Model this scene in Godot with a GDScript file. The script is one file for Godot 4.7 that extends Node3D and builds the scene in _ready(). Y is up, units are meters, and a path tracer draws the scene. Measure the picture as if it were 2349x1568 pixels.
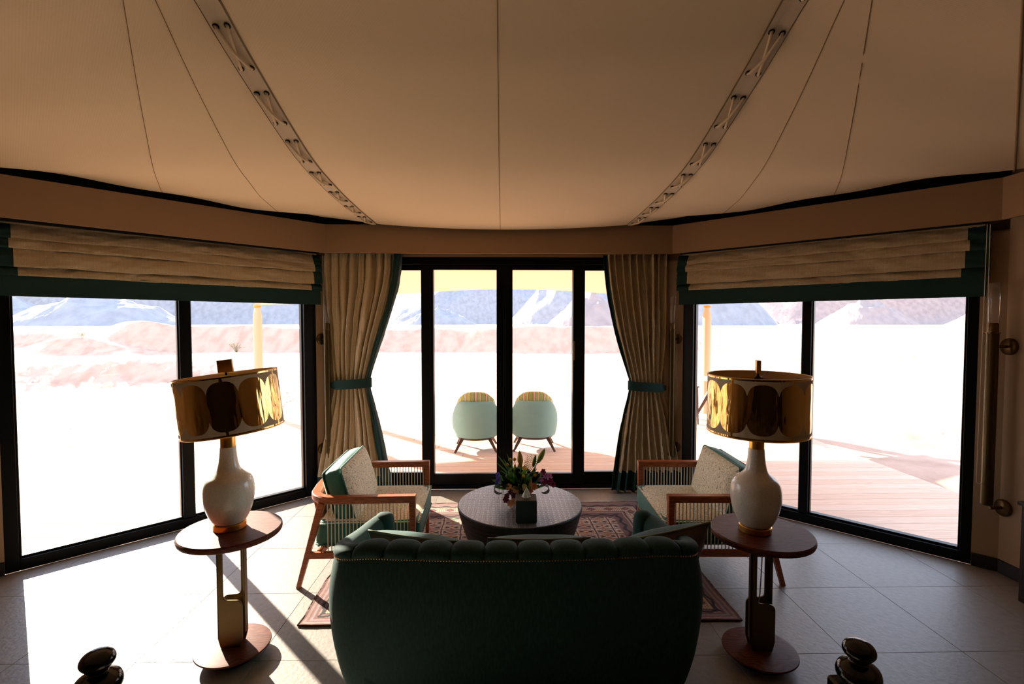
extends Node3D
# A tented lounge in the desert: bay of glass doors and windows, lacing ceiling, seating group, deck, dunes and rocks.

var used := {}
var M := {}
var T := {}
var rng := RandomNumberGenerator.new()

func _ready():
	rng.seed = 7
	# ---- camera
	var cam := Camera3D.new()
	cam.name = "camera"
	cam.fov = rad_to_deg(2.0 * atan(784.0 / 1125.0))
	cam.near = 0.03
	cam.far = 6000.0
	cam.position = Vector3(0, 1.65, 0)
	cam.rotation_degrees = Vector3(-2.154, -1.107, 0)
	add_child(cam)
	cam.current = true
	# ---- sky and exposure
	var sky_mat := ProceduralSkyMaterial.new()
	sky_mat.sky_top_color = Color(0.66, 0.73, 0.84)
	sky_mat.sky_horizon_color = Color(0.96, 0.955, 0.965)
	sky_mat.sky_curve = 0.16
	sky_mat.ground_bottom_color = Color(0.60, 0.54, 0.48)
	sky_mat.ground_horizon_color = Color(0.80, 0.76, 0.72)
	sky_mat.sky_energy_multiplier = 1.0
	sky_mat.ground_energy_multiplier = 1.0
	var sky := Sky.new()
	sky.sky_material = sky_mat
	var env := Environment.new()
	env.background_mode = Environment.BG_SKY
	env.sky = sky
	env.tonemap_mode = Environment.TONE_MAPPER_LINEAR
	env.tonemap_exposure = 4.2
	env.background_energy_multiplier = 1.2
	env.sdfgi_enabled = true
	env.ssao_enabled = true
	env.ssil_enabled = true
	var we := WorldEnvironment.new()
	we.name = "world_environment"
	we.environment = env
	add_child(we)
	# ---- low sun, ahead and to the left
	var sun := DirectionalLight3D.new()
	sun.name = "sun"
	sun.basis = Basis.looking_at(Vector3(0.6533, -0.3827, 0.6533))
	sun.light_color = Color(1.0, 0.945, 0.86)
	sun.light_energy = 2.05
	sun.light_angular_distance = 0.55
	sun.shadow_enabled = true
	sun.sky_mode = DirectionalLight3D.SKY_MODE_LIGHT_ONLY
	add_child(sun)
	materials()
	room()
	windows()
	tent_ceiling()
	outside()
	curtains()
	blinds()
	sconces()
	sofa()
	armchairs()
	side_tables()
	lamps()
	coffee_table()
	rug()
	small_things()
	bed_posts()

# ------------------------------------------------------------------ helpers: naming
func numbered(n: String) -> String:
	if not used.has(n):
		used[n] = 0
		return n
	used[n] += 1
	return "%s_%03d" % [n, used[n]]

func tag(o: Node, label: String, category: String, group := "", kind := "") -> Node:
	o.set_meta("label", label)
	o.set_meta("category", category)
	if group != "":
		o.set_meta("group", group)
	if kind != "":
		o.set_meta("kind", kind)
	return o

func thing(n: String, label: String, category: String, at := Vector3.ZERO, turn := 0.0, group := "", kind := "") -> Node3D:
	var o := Node3D.new()
	o.name = numbered(n)
	o.position = at
	o.rotation.y = turn
	add_child(o)
	tag(o, label, category, group, kind)
	return o

func part(n: String, mesh, m: Material, parent: Node) -> MeshInstance3D:
	var o := MeshInstance3D.new()
	o.name = n
	if mesh is SurfaceTool:
		mesh.generate_normals()
		o.mesh = mesh.commit()
	else:
		o.mesh = mesh
	o.material_override = m
	parent.add_child(o, true)
	return o

func fin(st: SurfaceTool) -> ArrayMesh:
	st.generate_normals()
	return st.commit()

# ------------------------------------------------------------------ helpers: shapes (faces are given counter-clockwise from outside)
func mb() -> SurfaceTool:
	var st := SurfaceTool.new()
	st.begin(Mesh.PRIMITIVE_TRIANGLES)
	return st

func tri(st: SurfaceTool, a: Vector3, b: Vector3, c: Vector3, ua := Vector2.ZERO, ub := Vector2.ZERO, uc := Vector2.ZERO):
	st.set_uv(ua); st.add_vertex(a)
	st.set_uv(uc); st.add_vertex(c)
	st.set_uv(ub); st.add_vertex(b)

func quad(st: SurfaceTool, a: Vector3, b: Vector3, c: Vector3, d: Vector3, ua := Vector2(0, 0), ub := Vector2(1, 0), uc := Vector2(1, 1), ud := Vector2(0, 1)):
	tri(st, a, b, c, ua, ub, uc)
	tri(st, a, c, d, ua, uc, ud)

func flat(st: SurfaceTool):
	st.set_smooth_group(0xFFFFFFFF)

# chamfered box about its centre
func bx(st: SurfaceTool, size: Vector3, x := Transform3D.IDENTITY, ch := 0.003):
	flat(st)
	var h := size * 0.5
	ch = minf(ch, minf(h.x, minf(h.y, h.z)) * 0.6)
	var ax := [Vector3.RIGHT, Vector3.UP, Vector3.BACK]
	var hh := [h.x, h.y, h.z]
	for k in 3:
		for s in [-1.0, 1.0]:
			var n: Vector3 = ax[k] * s
			var u: Vector3 = ax[(k + 1) % 3]
			var v: Vector3 = ax[(k + 2) % 3] * s
			var a: float = hh[(k + 1) % 3] - ch
			var b: float = hh[(k + 2) % 3] - ch
			var c: Vector3 = n * hh[k]
			quad(st, x * (c - u * a - v * b), x * (c + u * a - v * b), x * (c + u * a + v * b), x * (c - u * a + v * b))
	if ch <= 0.0:
		return
	for k in 3:
		var i := (k + 1) % 3
		var j := (k + 2) % 3
		for si in [-1.0, 1.0]:
			for sj in [-1.0, 1.0]:
				var e: Vector3 = ax[k] * (hh[k] - ch)
				var p: Vector3 = ax[i] * si * hh[i] + ax[j] * sj * (hh[j] - ch)
				var q: Vector3 = ax[i] * si * (hh[i] - ch) + ax[j] * sj * hh[j]
				_edge(st, x, p, q, e)
	for sx in [-1.0, 1.0]:
		for sy in [-1.0, 1.0]:
			for sz in [-1.0, 1.0]:
				var a := Vector3(sx * h.x, sy * (h.y - ch), sz * (h.z - ch))
				var b := Vector3(sx * (h.x - ch), sy * h.y, sz * (h.z - ch))
				var c := Vector3(sx * (h.x - ch), sy * (h.y - ch), sz * h.z)
				if sx * sy * sz > 0:
					tri(st, x * a, x * b, x * c)
				else:
					tri(st, x * a, x * c, x * b)

func _edge(st: SurfaceTool, x: Transform3D, p: Vector3, q: Vector3, e: Vector3):
	# winding chosen so that the face looks away from the centre
	var n := (q - p).cross(e)
	var outw := p + q
	if n.dot(outw) > 0:
		quad(st, x * (p - e), x * (q - e), x * (q + e), x * (p + e))
	else:
		quad(st, x * (p + e), x * (q + e), x * (q - e), x * (p - e))

func box_between(st: SurfaceTool, a: Vector3, b: Vector3, ch := 0.003):
	bx(st, (b - a).abs(), Transform3D(Basis(), (a + b) * 0.5), ch)

# a beam of rectangular section between two points; w across, t along "up"
func beam(st: SurfaceTool, a: Vector3, b: Vector3, w: float, t: float, up := Vector3.UP, ch := 0.003):
	var y := (b - a).normalized()
	var zz := (up - y * up.dot(y)).normalized()
	var xx := y.cross(zz)
	bx(st, Vector3(w, a.distance_to(b), t), Transform3D(Basis(xx, y, zz), (a + b) * 0.5), ch)

func taper(st: SurfaceTool, a: Vector3, b: Vector3, wa: Vector2, wb: Vector2, up := Vector3.BACK, ch := 0.003):
	# four-sided tapering bar with small chamfers
	var y := (b - a).normalized()
	var zz := (up - y * up.dot(y)).normalized()
	var xx := y.cross(zz)
	flat(st)
	var ra := _oct(wa, ch)
	var rb := _oct(wb, ch)
	var n := ra.size()
	for i in n:
		var j := (i + 1) % n
		quad(st, a + xx * ra[i].x + zz * ra[i].y, b + xx * rb[i].x + zz * rb[i].y, b + xx * rb[j].x + zz * rb[j].y, a + xx * ra[j].x + zz * ra[j].y)
	for i in range(1, n - 1):
		tri(st, b + xx * rb[0].x + zz * rb[0].y, b + xx * rb[i + 1].x + zz * rb[i + 1].y, b + xx * rb[i].x + zz * rb[i].y)
		tri(st, a + xx * ra[0].x + zz * ra[0].y, a + xx * ra[i].x + zz * ra[i].y, a + xx * ra[i + 1].x + zz * ra[i + 1].y)

func _oct(w: Vector2, ch: float) -> PackedVector2Array:
	var h := w * 0.5
	# runs so that side quads face outwards for a right-handed (xx, y, zz) frame
	return PackedVector2Array([Vector2(h.x, -h.y + ch), Vector2(h.x, h.y - ch), Vector2(h.x - ch, h.y), Vector2(-h.x + ch, h.y), Vector2(-h.x, h.y - ch), Vector2(-h.x, -h.y + ch), Vector2(-h.x + ch, -h.y), Vector2(h.x - ch, -h.y)])

# profile of (radius, height) from bottom to top turned about y
func lathe(st: SurfaceTool, prof: Array, n := 32, x := Transform3D.IDENTITY, hard := 0.7):
	var len := 0.0
	var group := 1
	var total := 0.0
	for i in prof.size() - 1:
		total += prof[i].distance_to(prof[i + 1])
	for i in prof.size() - 1:
		var p: Vector2 = prof[i]
		var q: Vector2 = prof[i + 1]
		if i > 0:
			var d0: Vector2 = (p - prof[i - 1]).normalized()
			var d1: Vector2 = (q - p).normalized()
			if d0.dot(d1) < hard:
				group += 1
		st.set_smooth_group(group)
		var l2 := len + p.distance_to(q)
		for k in n:
			var a := TAU * k / n
			var b := TAU * (k + 1) / n
			var ca := Vector3(cos(a), 0, -sin(a))
			var cb := Vector3(cos(b), 0, -sin(b))
			var p0 := x * (ca * p.x + Vector3.UP * p.y)
			var p1 := x * (cb * p.x + Vector3.UP * p.y)
			var q0 := x * (ca * q.x + Vector3.UP * q.y)
			var q1 := x * (cb * q.x + Vector3.UP * q.y)
			var u0 := float(k) / n
			var u1 := float(k + 1) / n
			var v0 := len / total
			var v1 := l2 / total
			if p.x > 1e-5:
				tri(st, p0, p1, q1, Vector2(u0, v0), Vector2(u1, v0), Vector2(u1, v1))
			if q.x > 1e-5:
				tri(st, p0, q1, q0, Vector2(u0, v0), Vector2(u1, v1), Vector2(u0, v1))
		len = l2

# round tube along points; r a number or an array
func tube(st: SurfaceTool, pts: Array, r, n := 8, closed := false, caps := true, sg := 3):
	var m := pts.size()
	var rings := []
	var t0: Vector3 = (pts[1] - pts[0]).normalized()
	var nn := t0.cross(Vector3.UP)
	if nn.length() < 0.05:
		nn = t0.cross(Vector3.RIGHT)
	nn = nn.normalized()
	for i in m:
		var t: Vector3
		if closed:
			t = (pts[(i + 1) % m] - pts[(i + m - 1) % m]).normalized()
		else:
			t = (pts[mini(i + 1, m - 1)] - pts[maxi(i - 1, 0)]).normalized()
		nn = (nn - t * nn.dot(t)).normalized()
		var bb := t.cross(nn)
		var rr: float = r[i] if r is Array else r
		var ring := []
		for k in n:
			var a := TAU * k / n
			ring.append(pts[i] + (nn * cos(a) + bb * sin(a)) * rr)
		rings.append(ring)
	st.set_smooth_group(sg)
	for i in (m if closed else m - 1):
		var A: Array = rings[i]
		var B: Array = rings[(i + 1) % m]
		for k in n:
			var k2 := (k + 1) % n
			quad(st, A[k], A[k2], B[k2], B[k], Vector2(float(k) / n, float(i) / m), Vector2(float(k + 1) / n, float(i) / m), Vector2(float(k + 1) / n, float(i + 1) / m), Vector2(float(k) / n, float(i + 1) / m))
	if caps and not closed:
		flat(st)
		for k in n:
			var k2 := (k + 1) % n
			tri(st, pts[0], rings[0][k2], rings[0][k])
			tri(st, pts[m - 1], rings[m - 1][k], rings[m - 1][k2])

# section (x across, y up) swept along a path lying in plan
func rail(st: SurfaceTool, pts: Array, section: Array, caps := true):
	var m := pts.size()
	var n := section.size()
	var rings := []
	for i in m:
		var t: Vector3 = (pts[mini(i + 1, m - 1)] - pts[maxi(i - 1, 0)]).normalized()
		var side := t.cross(Vector3.UP).normalized()
		var up := side.cross(t)
		var ring := []
		for q in section:
			ring.append(pts[i] + side * q.x + up * q.y)
		rings.append(ring)
	for k in n:
		st.set_smooth_group(10 + k)
		var k2 := (k + 1) % n
		for i in m - 1:
			quad(st, rings[i][k2], rings[i][k], rings[i + 1][k], rings[i + 1][k2])
	if caps:
		flat(st)
		for k in range(1, n - 1):
			tri(st, rings[0][0], rings[0][k], rings[0][k + 1])
			tri(st, rings[m - 1][0], rings[m - 1][k + 1], rings[m - 1][k])

func rect_section(w: float, h: float, ch := 0.006) -> Array:
	var a := w * 0.5
	var b := h * 0.5
	return [Vector2(a, -b + ch), Vector2(a, b - ch), Vector2(a - ch, b), Vector2(-a + ch, b), Vector2(-a, b - ch), Vector2(-a, -b + ch), Vector2(-a + ch, -b), Vector2(a - ch, -b)]

# a flat outline in its xy plane, thickened along z
func slab(st: SurfaceTool, poly: PackedVector2Array, depth: float, x := Transform3D.IDENTITY, ch := 0.0):
	if Geometry2D.is_polygon_clockwise(poly):
		poly = poly.duplicate()
		poly.reverse()
	var n := poly.size()
	var inner := PackedVector2Array()
	for i in n:
		var d0 := (poly[i] - poly[(i + n - 1) % n]).normalized()
		var d1 := (poly[(i + 1) % n] - poly[i]).normalized()
		var nn := Vector2(-d0.y, d0.x) + Vector2(-d1.y, d1.x)
		inner.append(poly[i] + nn / maxf(0.4, nn.length_squared()) * 2.0 * ch if ch > 0 else poly[i])
	var idx := Geometry2D.triangulate_polygon(inner)
	var h := depth * 0.5
	flat(st)
	for i in range(0, idx.size(), 3):
		var a := inner[idx[i]]
		var b := inner[idx[i + 1]]
		var c := inner[idx[i + 2]]
		if (b - a).cross(c - a) < 0:
			var s := b
			b = c
			c = s
		tri(st, x * Vector3(a.x, a.y, h), x * Vector3(b.x, b.y, h), x * Vector3(c.x, c.y, h), a, b, c)
		tri(st, x * Vector3(a.x, a.y, -h), x * Vector3(c.x, c.y, -h), x * Vector3(b.x, b.y, -h), a, c, b)
	for i in n:
		var j := (i + 1) % n
		var p := poly[i]
		var q := poly[j]
		quad(st, x * Vector3(p.x, p.y, -h + ch), x * Vector3(q.x, q.y, -h + ch), x * Vector3(q.x, q.y, h - ch), x * Vector3(p.x, p.y, h - ch))
		if ch > 0:
			var pi := inner[i]
			var qi := inner[j]
			quad(st, x * Vector3(p.x, p.y, h - ch), x * Vector3(q.x, q.y, h - ch), x * Vector3(qi.x, qi.y, h), x * Vector3(pi.x, pi.y, h))
			quad(st, x * Vector3(pi.x, pi.y, -h), x * Vector3(qi.x, qi.y, -h), x * Vector3(q.x, q.y, -h + ch), x * Vector3(p.x, p.y, -h + ch))

# a grid surface; f(u, v) gives the place; thick > 0 gives it a back and rims
func sheet(st: SurfaceTool, nu: int, nv: int, thick: float, f: Callable, u0 := 0.0, u1 := 1.0, v0 := 0.0, v1 := 1.0, sg := 1):
	var P := []
	for j in nv + 1:
		var row := []
		for i in nu + 1:
			row.append(f.call(lerpf(u0, u1, float(i) / nu), lerpf(v0, v1, float(j) / nv)))
		P.append(row)
	st.set_smooth_group(sg)
	for j in nv:
		for i in nu:
			var ua := Vector2(lerpf(u0, u1, float(i) / nu), lerpf(v0, v1, float(j) / nv))
			var ub := Vector2(lerpf(u0, u1, float(i + 1) / nu), lerpf(v0, v1, float(j + 1) / nv))
			quad(st, P[j][i], P[j][i + 1], P[j + 1][i + 1], P[j + 1][i], ua, Vector2(ub.x, ua.y), ub, Vector2(ua.x, ub.y))
	if thick <= 0.0:
		return
	var Q := []
	for j in nv + 1:
		var row := []
		for i in nu + 1:
			var du: Vector3 = P[j][mini(i + 1, nu)] - P[j][maxi(i - 1, 0)]
			var dv: Vector3 = P[mini(j + 1, nv)][i] - P[maxi(j - 1, 0)][i]
			row.append(P[j][i] - du.cross(dv).normalized() * thick)
		Q.append(row)
	st.set_smooth_group(sg + 1)
	for j in nv:
		for i in nu:
			var ua := Vector2(lerpf(u0, u1, float(i) / nu), lerpf(v0, v1, float(j) / nv))
			var ub := Vector2(lerpf(u0, u1, float(i + 1) / nu), lerpf(v0, v1, float(j + 1) / nv))
			quad(st, Q[j][i + 1], Q[j][i], Q[j + 1][i], Q[j + 1][i + 1], Vector2(ub.x, ua.y), ua, Vector2(ua.x, ub.y), ub)
	st.set_smooth_group(sg + 2)
	for i in nu:
		quad(st, Q[0][i], Q[0][i + 1], P[0][i + 1], P[0][i])
		quad(st, P[nv][i], P[nv][i + 1], Q[nv][i + 1], Q[nv][i])
	for j in nv:
		quad(st, P[j][0], P[j + 1][0], Q[j + 1][0], Q[j][0])
		quad(st, Q[j][nu], Q[j + 1][nu], P[j + 1][nu], P[j][nu])

# cushion-like box with round edges; bulge lifts the middle of the faces across each axis
func rbox(st: SurfaceTool, size: Vector3, r: float, x := Transform3D.IDENTITY, bulge := Vector3.ZERO, n := 12, sg := 1):
	var h := size * 0.5
	st.set_smooth_group(sg)
	var ts := []
	for i in n + 1:
		var t := -1.0 + 2.0 * i / n
		ts.append(signf(t) * (1.0 - pow(1.0 - absf(t), 1.6)))
	var ax := [Vector3.RIGHT, Vector3.UP, Vector3.BACK]
	for k in 3:
		for s in [-1.0, 1.0]:
			for i in n:
				for j in n:
					var c := []
					for d in [[0, 0], [1, 0], [1, 1], [0, 1]]:
						var q: Vector3 = ax[k] * s + ax[(k + 1) % 3] * ts[i + d[0]] + ax[(k + 2) % 3] * s * ts[j + d[1]]
						var p := q * h
						var inn := p.clamp(-(h - Vector3.ONE * r), h - Vector3.ONE * r)
						p = inn + (p - inn).normalized() * r
						p += Vector3(signf(q.x) * bulge.x * (1 - q.y * q.y) * (1 - q.z * q.z) * absf(q.x), signf(q.y) * bulge.y * (1 - q.x * q.x) * (1 - q.z * q.z) * absf(q.y), signf(q.z) * bulge.z * (1 - q.x * q.x) * (1 - q.y * q.y) * absf(q.z))
						c.append(x * p)
					quad(st, c[0], c[1], c[2], c[3], Vector2(ts[i], ts[j]), Vector2(ts[i + 1], ts[j]), Vector2(ts[i + 1], ts[j + 1]), Vector2(ts[i], ts[j + 1]))

func ball(st: SurfaceTool, c: Vector3, r: Vector3, nu := 12, nv := 8, basis := Basis(), sg := 1):
	var prof := []
	for i in nv + 1:
		var a := -PI / 2 + PI * i / nv
		prof.append(Vector2(maxf(cos(a), 0.0) if i > 0 and i < nv else 0.0, sin(a)))
	lathe(st, prof, nu, Transform3D(basis * Basis.from_scale(r), c), -2.0)

func spline(ctrl: Array, n: int) -> Array:
	var out := []
	var m := ctrl.size()
	for i in n + 1:
		var t := float(i) / n * (m - 1)
		var k := mini(int(t), m - 2)
		var f := t - k
		var p0 = ctrl[maxi(k - 1, 0)]
		var p1 = ctrl[k]
		var p2 = ctrl[k + 1]
		var p3 = ctrl[mini(k + 2, m - 1)]
		out.append(0.5 * ((2.0 * p1) + (p2 - p0) * f + (2.0 * p0 - 5.0 * p1 + 4.0 * p2 - p3) * f * f + (3.0 * p1 - p0 - 3.0 * p2 + p3) * f * f * f))
	return out

func lookup(tab: Array, x: float) -> float:
	if x <= tab[0].x:
		return tab[0].y
	for i in range(1, tab.size()):
		if x <= tab[i].x:
			var a: Vector2 = tab[i - 1]
			var b: Vector2 = tab[i]
			var t := (x - a.x) / (b.x - a.x)
			# smooth tangents
			var ma: float = (b.y - tab[maxi(i - 2, 0)].y) / maxf(1e-6, b.x - tab[maxi(i - 2, 0)].x)
			var mb_: float = (tab[mini(i + 1, tab.size() - 1)].y - a.y) / maxf(1e-6, tab[mini(i + 1, tab.size() - 1)].x - a.x)
			var w := b.x - a.x
			var t2 := t * t
			var t3 := t2 * t
			return (2 * t3 - 3 * t2 + 1) * a.y + (t3 - 2 * t2 + t) * ma * w + (-2 * t3 + 3 * t2) * b.y + (t3 - t2) * mb_ * w
	return tab[tab.size() - 1].y

# ------------------------------------------------------------------ materials
func mat(color: Color, rough := 0.8, metal := 0.0) -> StandardMaterial3D:
	var m := StandardMaterial3D.new()
	m.albedo_color = color
	m.roughness = rough
	m.metallic = metal
	return m

func noise_tex(freq: float, size := 512, octaves := 4, normal := 0.0, ramp: Gradient = null, kind := FastNoiseLite.TYPE_SIMPLEX_SMOOTH, sd := 1) -> NoiseTexture2D:
	var n := FastNoiseLite.new()
	n.seed = sd
	n.noise_type = kind
	n.frequency = freq
	n.fractal_octaves = octaves
	var t := NoiseTexture2D.new()
	t.width = size
	t.height = size
	t.seamless = true
	t.noise = n
	if normal > 0:
		t.as_normal_map = true
		t.bump_strength = normal
	if ramp:
		t.color_ramp = ramp
	return t

func ramp(cols: Array) -> Gradient:
	var g := Gradient.new()
	var offs := PackedFloat32Array()
	var cc := PackedColorArray()
	for c in cols:
		offs.append(c[0])
		cc.append(c[1])
	g.offsets = offs
	g.colors = cc
	return g

func paint(w: int, h: int, f: Callable) -> ImageTexture:
	var bytes := PackedByteArray()
	bytes.resize(w * h * 3)
	var k := 0
	for y in h:
		for x in w:
			var c: Color = f.call(x, y)
			bytes[k] = int(clampf(c.r, 0, 1) * 255.0)
			bytes[k + 1] = int(clampf(c.g, 0, 1) * 255.0)
			bytes[k + 2] = int(clampf(c.b, 0, 1) * 255.0)
			k += 3
	return ImageTexture.create_from_image(Image.create_from_data(w, h, false, Image.FORMAT_RGB8, bytes))

func tri_map(m: StandardMaterial3D, scale: Vector3, world := false) -> StandardMaterial3D:
	m.uv1_triplanar = true
	m.uv1_world_triplanar = world
	m.uv1_scale = scale
	m.uv1_triplanar_sharpness = 4.0
	return m

func with_normal(m: StandardMaterial3D, t: Texture2D, s := 1.0) -> StandardMaterial3D:
	m.normal_enabled = true
	m.normal_texture = t
	m.normal_scale = s
	return m

func wood(dark: Color, mid: Color, light: Color, rough: float, sd: int, scale: Vector3) -> StandardMaterial3D:
	# grain runs along texture x
	var n := FastNoiseLite.new()
	n.seed = sd
	n.frequency = 0.011
	n.fractal_octaves = 3
	var f := FastNoiseLite.new()
	f.seed = sd + 9
	f.frequency = 0.09
	f.fractal_octaves = 2
	var tex := paint(256, 256, func(x, y):
		var fx: float = absf(x - 128.0)
		var warp: float = n.get_noise_2d(fx * 0.7, y * 1.6) * 26.0
		var rings: float = 0.5 + 0.5 * sin((y + warp) * 0.42)
		var fine: float = 0.5 + 0.5 * f.get_noise_2d(fx * 0.12, y * 2.6)
		var t: float = clampf(0.55 * rings + 0.45 * fine, 0, 1)
		return dark.lerp(mid, t * 2.0) if t < 0.5 else mid.lerp(light, t * 2.0 - 1.0))
	var m := mat(Color.WHITE, rough)
	m.albedo_texture = tex
	return tri_map(m, scale)

func materials():
	var weave := paint(128, 128, func(x, y):
		var a: float = 0.5 + 0.5 * sin(x * TAU / 8.0)
		var b: float = 0.5 + 0.5 * sin(y * TAU / 8.0)
		var over: bool = ((x / 8) + (y / 8)) % 2 == 0
		var v: float = (0.45 + 0.55 * b) if over else (0.45 + 0.55 * a)
		return Color(v, v, v))
	var wi: Image = weave.get_image().duplicate()
	wi.bump_map_to_normal_map(2.0)
	T.weave_n = ImageTexture.create_from_image(wi)
	T.fine_n = noise_tex(0.05, 512, 4, 4.0, null, FastNoiseLite.TYPE_SIMPLEX_SMOOTH, 3)
	T.soft_n = noise_tex(0.012, 512, 3, 6.0, null, FastNoiseLite.TYPE_SIMPLEX_SMOOTH, 4)
	T.slub = paint(256, 256, func(x, y):
		var h: float = fposmod(sin(floor(x / 2.0) * 12.9898) * 43758.5453, 1.0)
		var h2: float = fposmod(sin(floor(x / 2.0) * 78.233 + floor(y / 24.0) * 3.1) * 43758.5453, 1.0)
		var g: float = fposmod(sin(floor(y / 2.0) * 39.425) * 24634.6345, 1.0)
		var v: float = 0.80 + 0.12 * h * h2 + 0.08 * g
		return Color(v, v, v))
	# room
	M.tile = tri_map(with_normal(mat(Color(0.55, 0.525, 0.50), 0.42), T.fine_n, 0.12), Vector3.ONE * 1.4)
	M.tile.albedo_texture = noise_tex(0.03, 512, 5, 0.0, ramp([[0.0, Color(0.90, 0.89, 0.88)], [0.5, Color(0.97, 0.96, 0.95)], [1.0, Color(1, 1, 1)]]), FastNoiseLite.TYPE_SIMPLEX_SMOOTH, 12)
	M.tile_b = M.tile.duplicate()
	M.tile_b.albedo_color = Color(0.535, 0.51, 0.485)
	M.tile_c = M.tile.duplicate()
	M.tile_c.albedo_color = Color(0.56, 0.535, 0.51)
	M.dark_wall = mat(Color(0.20, 0.145, 0.105), 0.8)
	M.grout = mat(Color(0.43, 0.39, 0.35), 0.9)
	M.wall = tri_map(with_normal(mat(Color(0.66, 0.55, 0.43), 0.9), T.weave_n, 0.25), Vector3.ONE * 14.0)
	M.valance = tri_map(with_normal(mat(Color(0.64, 0.51, 0.38), 0.9), T.weave_n, 0.3), Vector3.ONE * 14.0)
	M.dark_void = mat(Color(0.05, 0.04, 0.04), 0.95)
	M.base_board = mat(Color(0.10, 0.075, 0.06), 0.5)
	M.canvas = tri_map(with_normal(mat(Color(0.90, 0.815, 0.67), 0.95), T.weave_n, 0.3), Vector3.ONE * 9.0)
	M.band = tri_map(with_normal(mat(Color(0.80, 0.73, 0.62), 0.95), T.weave_n, 0.3), Vector3.ONE * 12.0)
	M.seam = mat(Color(0.56, 0.45, 0.33), 0.95)
	M.rope = mat(Color(0.84, 0.76, 0.62), 0.95)
	M.eyelet = mat(Color(0.10, 0.09, 0.08), 0.35, 0.8)
	M.frame = mat(Color(0.025, 0.027, 0.03), 0.35, 0.0)
	M.frame.metallic_specular = 0.3
	M.glass = mat(Color(1, 1, 1, 0.02), 0.0)
	M.glass.transparency = BaseMaterial3D.TRANSPARENCY_ALPHA
	M.glass.metallic_specular = 0.5
	M.clear = mat(Color(1, 1, 1, 0.06), 0.0)
	M.clear.refraction_enabled = true
	M.clear.refraction_scale = 0.05
	# cloth
	M.linen = tri_map(with_normal(mat(Color(0.89, 0.80, 0.64), 0.95), T.weave_n, 0.5), Vector3.ONE * 8.0)
	M.linen.albedo_texture = T.slub
	M.linen.backlight_enabled = true
	M.linen.backlight = Color(0.28, 0.22, 0.14)
	M.blind_cloth = M.linen.duplicate()
	M.blind_cloth.backlight_enabled = false
	M.teal = tri_map(with_normal(mat(Color(0.055, 0.21, 0.19), 0.85), T.weave_n, 0.4), Vector3.ONE * 10.0)
	M.teal.rim_enabled = true
	M.teal.rim = 0.15
	M.sofa = tri_map(with_normal(mat(Color(0.045, 0.245, 0.22), 0.85), T.fine_n, 0.25), Vector3(6, 2, 6))
	M.sofa.albedo_texture = noise_tex(0.04, 256, 3, 0.0, ramp([[0.0, Color(0.75, 0.75, 0.75)], [1.0, Color(1, 1, 1)]]), FastNoiseLite.TYPE_SIMPLEX_SMOOTH, 21)
	M.sofa.rim_enabled = true
	M.sofa.rim = 0.14
	M.sofa.rim_tint = 0.9
	M.pillow_back = mat(Color(0.34, 0.29, 0.23), 0.95)
	M.pillow_front = tri_map(with_normal(mat(Color(0.16, 0.30, 0.28), 0.75), T.fine_n, 0.3), Vector3.ONE * 5.0)
	M.pillow_front.rim_enabled = true
	M.pillow_front.rim = 0.3
	M.piping = mat(Color(0.42, 0.45, 0.38), 0.8)
	M.chair_green = tri_map(with_normal(mat(Color(0.17, 0.40, 0.36), 0.7), T.soft_n, 0.4), Vector3.ONE * 3.0)
	M.chair_green.rim_enabled = true
	M.chair_green.rim = 0.3
	var cn := FastNoiseLite.new()
	cn.seed = 5
	cn.frequency = 0.018
	cn.fractal_octaves = 1
	cn.domain_warp_enabled = true
	cn.domain_warp_amplitude = 22.0
	cn.domain_warp_frequency = 0.02
	M.coral = mat(Color.WHITE, 0.9)
	M.coral.albedo_texture = paint(384, 384, func(x, y):
		var v: float = absf(sin(cn.get_noise_2d(x, y) * 8.5))
		var t: float = smoothstep(0.16, 0.42, v)
		return Color(0.50, 0.53, 0.43).lerp(Color(0.93, 0.90, 0.80), t))
	tri_map(M.coral, Vector3.ONE * 2.1)
	M.nail = mat(Color(0.80, 0.60, 0.30), 0.25, 1.0)
	# wood and metal
	M.teak = wood(Color(0.42, 0.19, 0.08), Color(0.60, 0.30, 0.13), Color(0.70, 0.39, 0.19), 0.35, 3, Vector3(2, 5, 5))
	M.top_wood = wood(Color(0.25, 0.11, 0.065), Color(0.36, 0.175, 0.105), Color(0.44, 0.235, 0.145), 0.5, 8, Vector3(2.4, 2.4, 2.4))
	M.top_wood.metallic_specular = 0.3
	M.post_wood = wood(Color(0.66, 0.55, 0.43), Color(0.76, 0.66, 0.53), Color(0.84, 0.75, 0.62), 0.85, 11, Vector3(1, 1, 1))
	M.post_plain = tri_map(with_normal(mat(Color(0.78, 0.68, 0.55), 0.85), T.fine_n, 0.2), Vector3.ONE * 2.0)
	M.walnut = wood(Color(0.18, 0.10, 0.065), Color(0.27, 0.155, 0.10), Color(0.36, 0.215, 0.14), 0.5, 15, Vector3(2, 2, 2))
	M.cabinet = wood(Color(0.07, 0.03, 0.025), Color(0.10, 0.045, 0.035), Color(0.13, 0.06, 0.045), 0.35, 17, Vector3(1, 2, 2))
	M.brass = mat(Color(0.86, 0.66, 0.33), 0.30, 1.0)
	M.bronze = with_normal(mat(Color(0.42, 0.345, 0.235), 0.45, 1.0), T.fine_n, 0.05)
	M.olive_brass = mat(Color(0.34, 0.285, 0.185), 0.45, 1.0)
	M.dark_bronze = mat(Color(0.42, 0.34, 0.23), 0.4, 1.0)
	M.black_metal = mat(Color(0.03, 0.03, 0.03), 0.4, 0.6)
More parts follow.
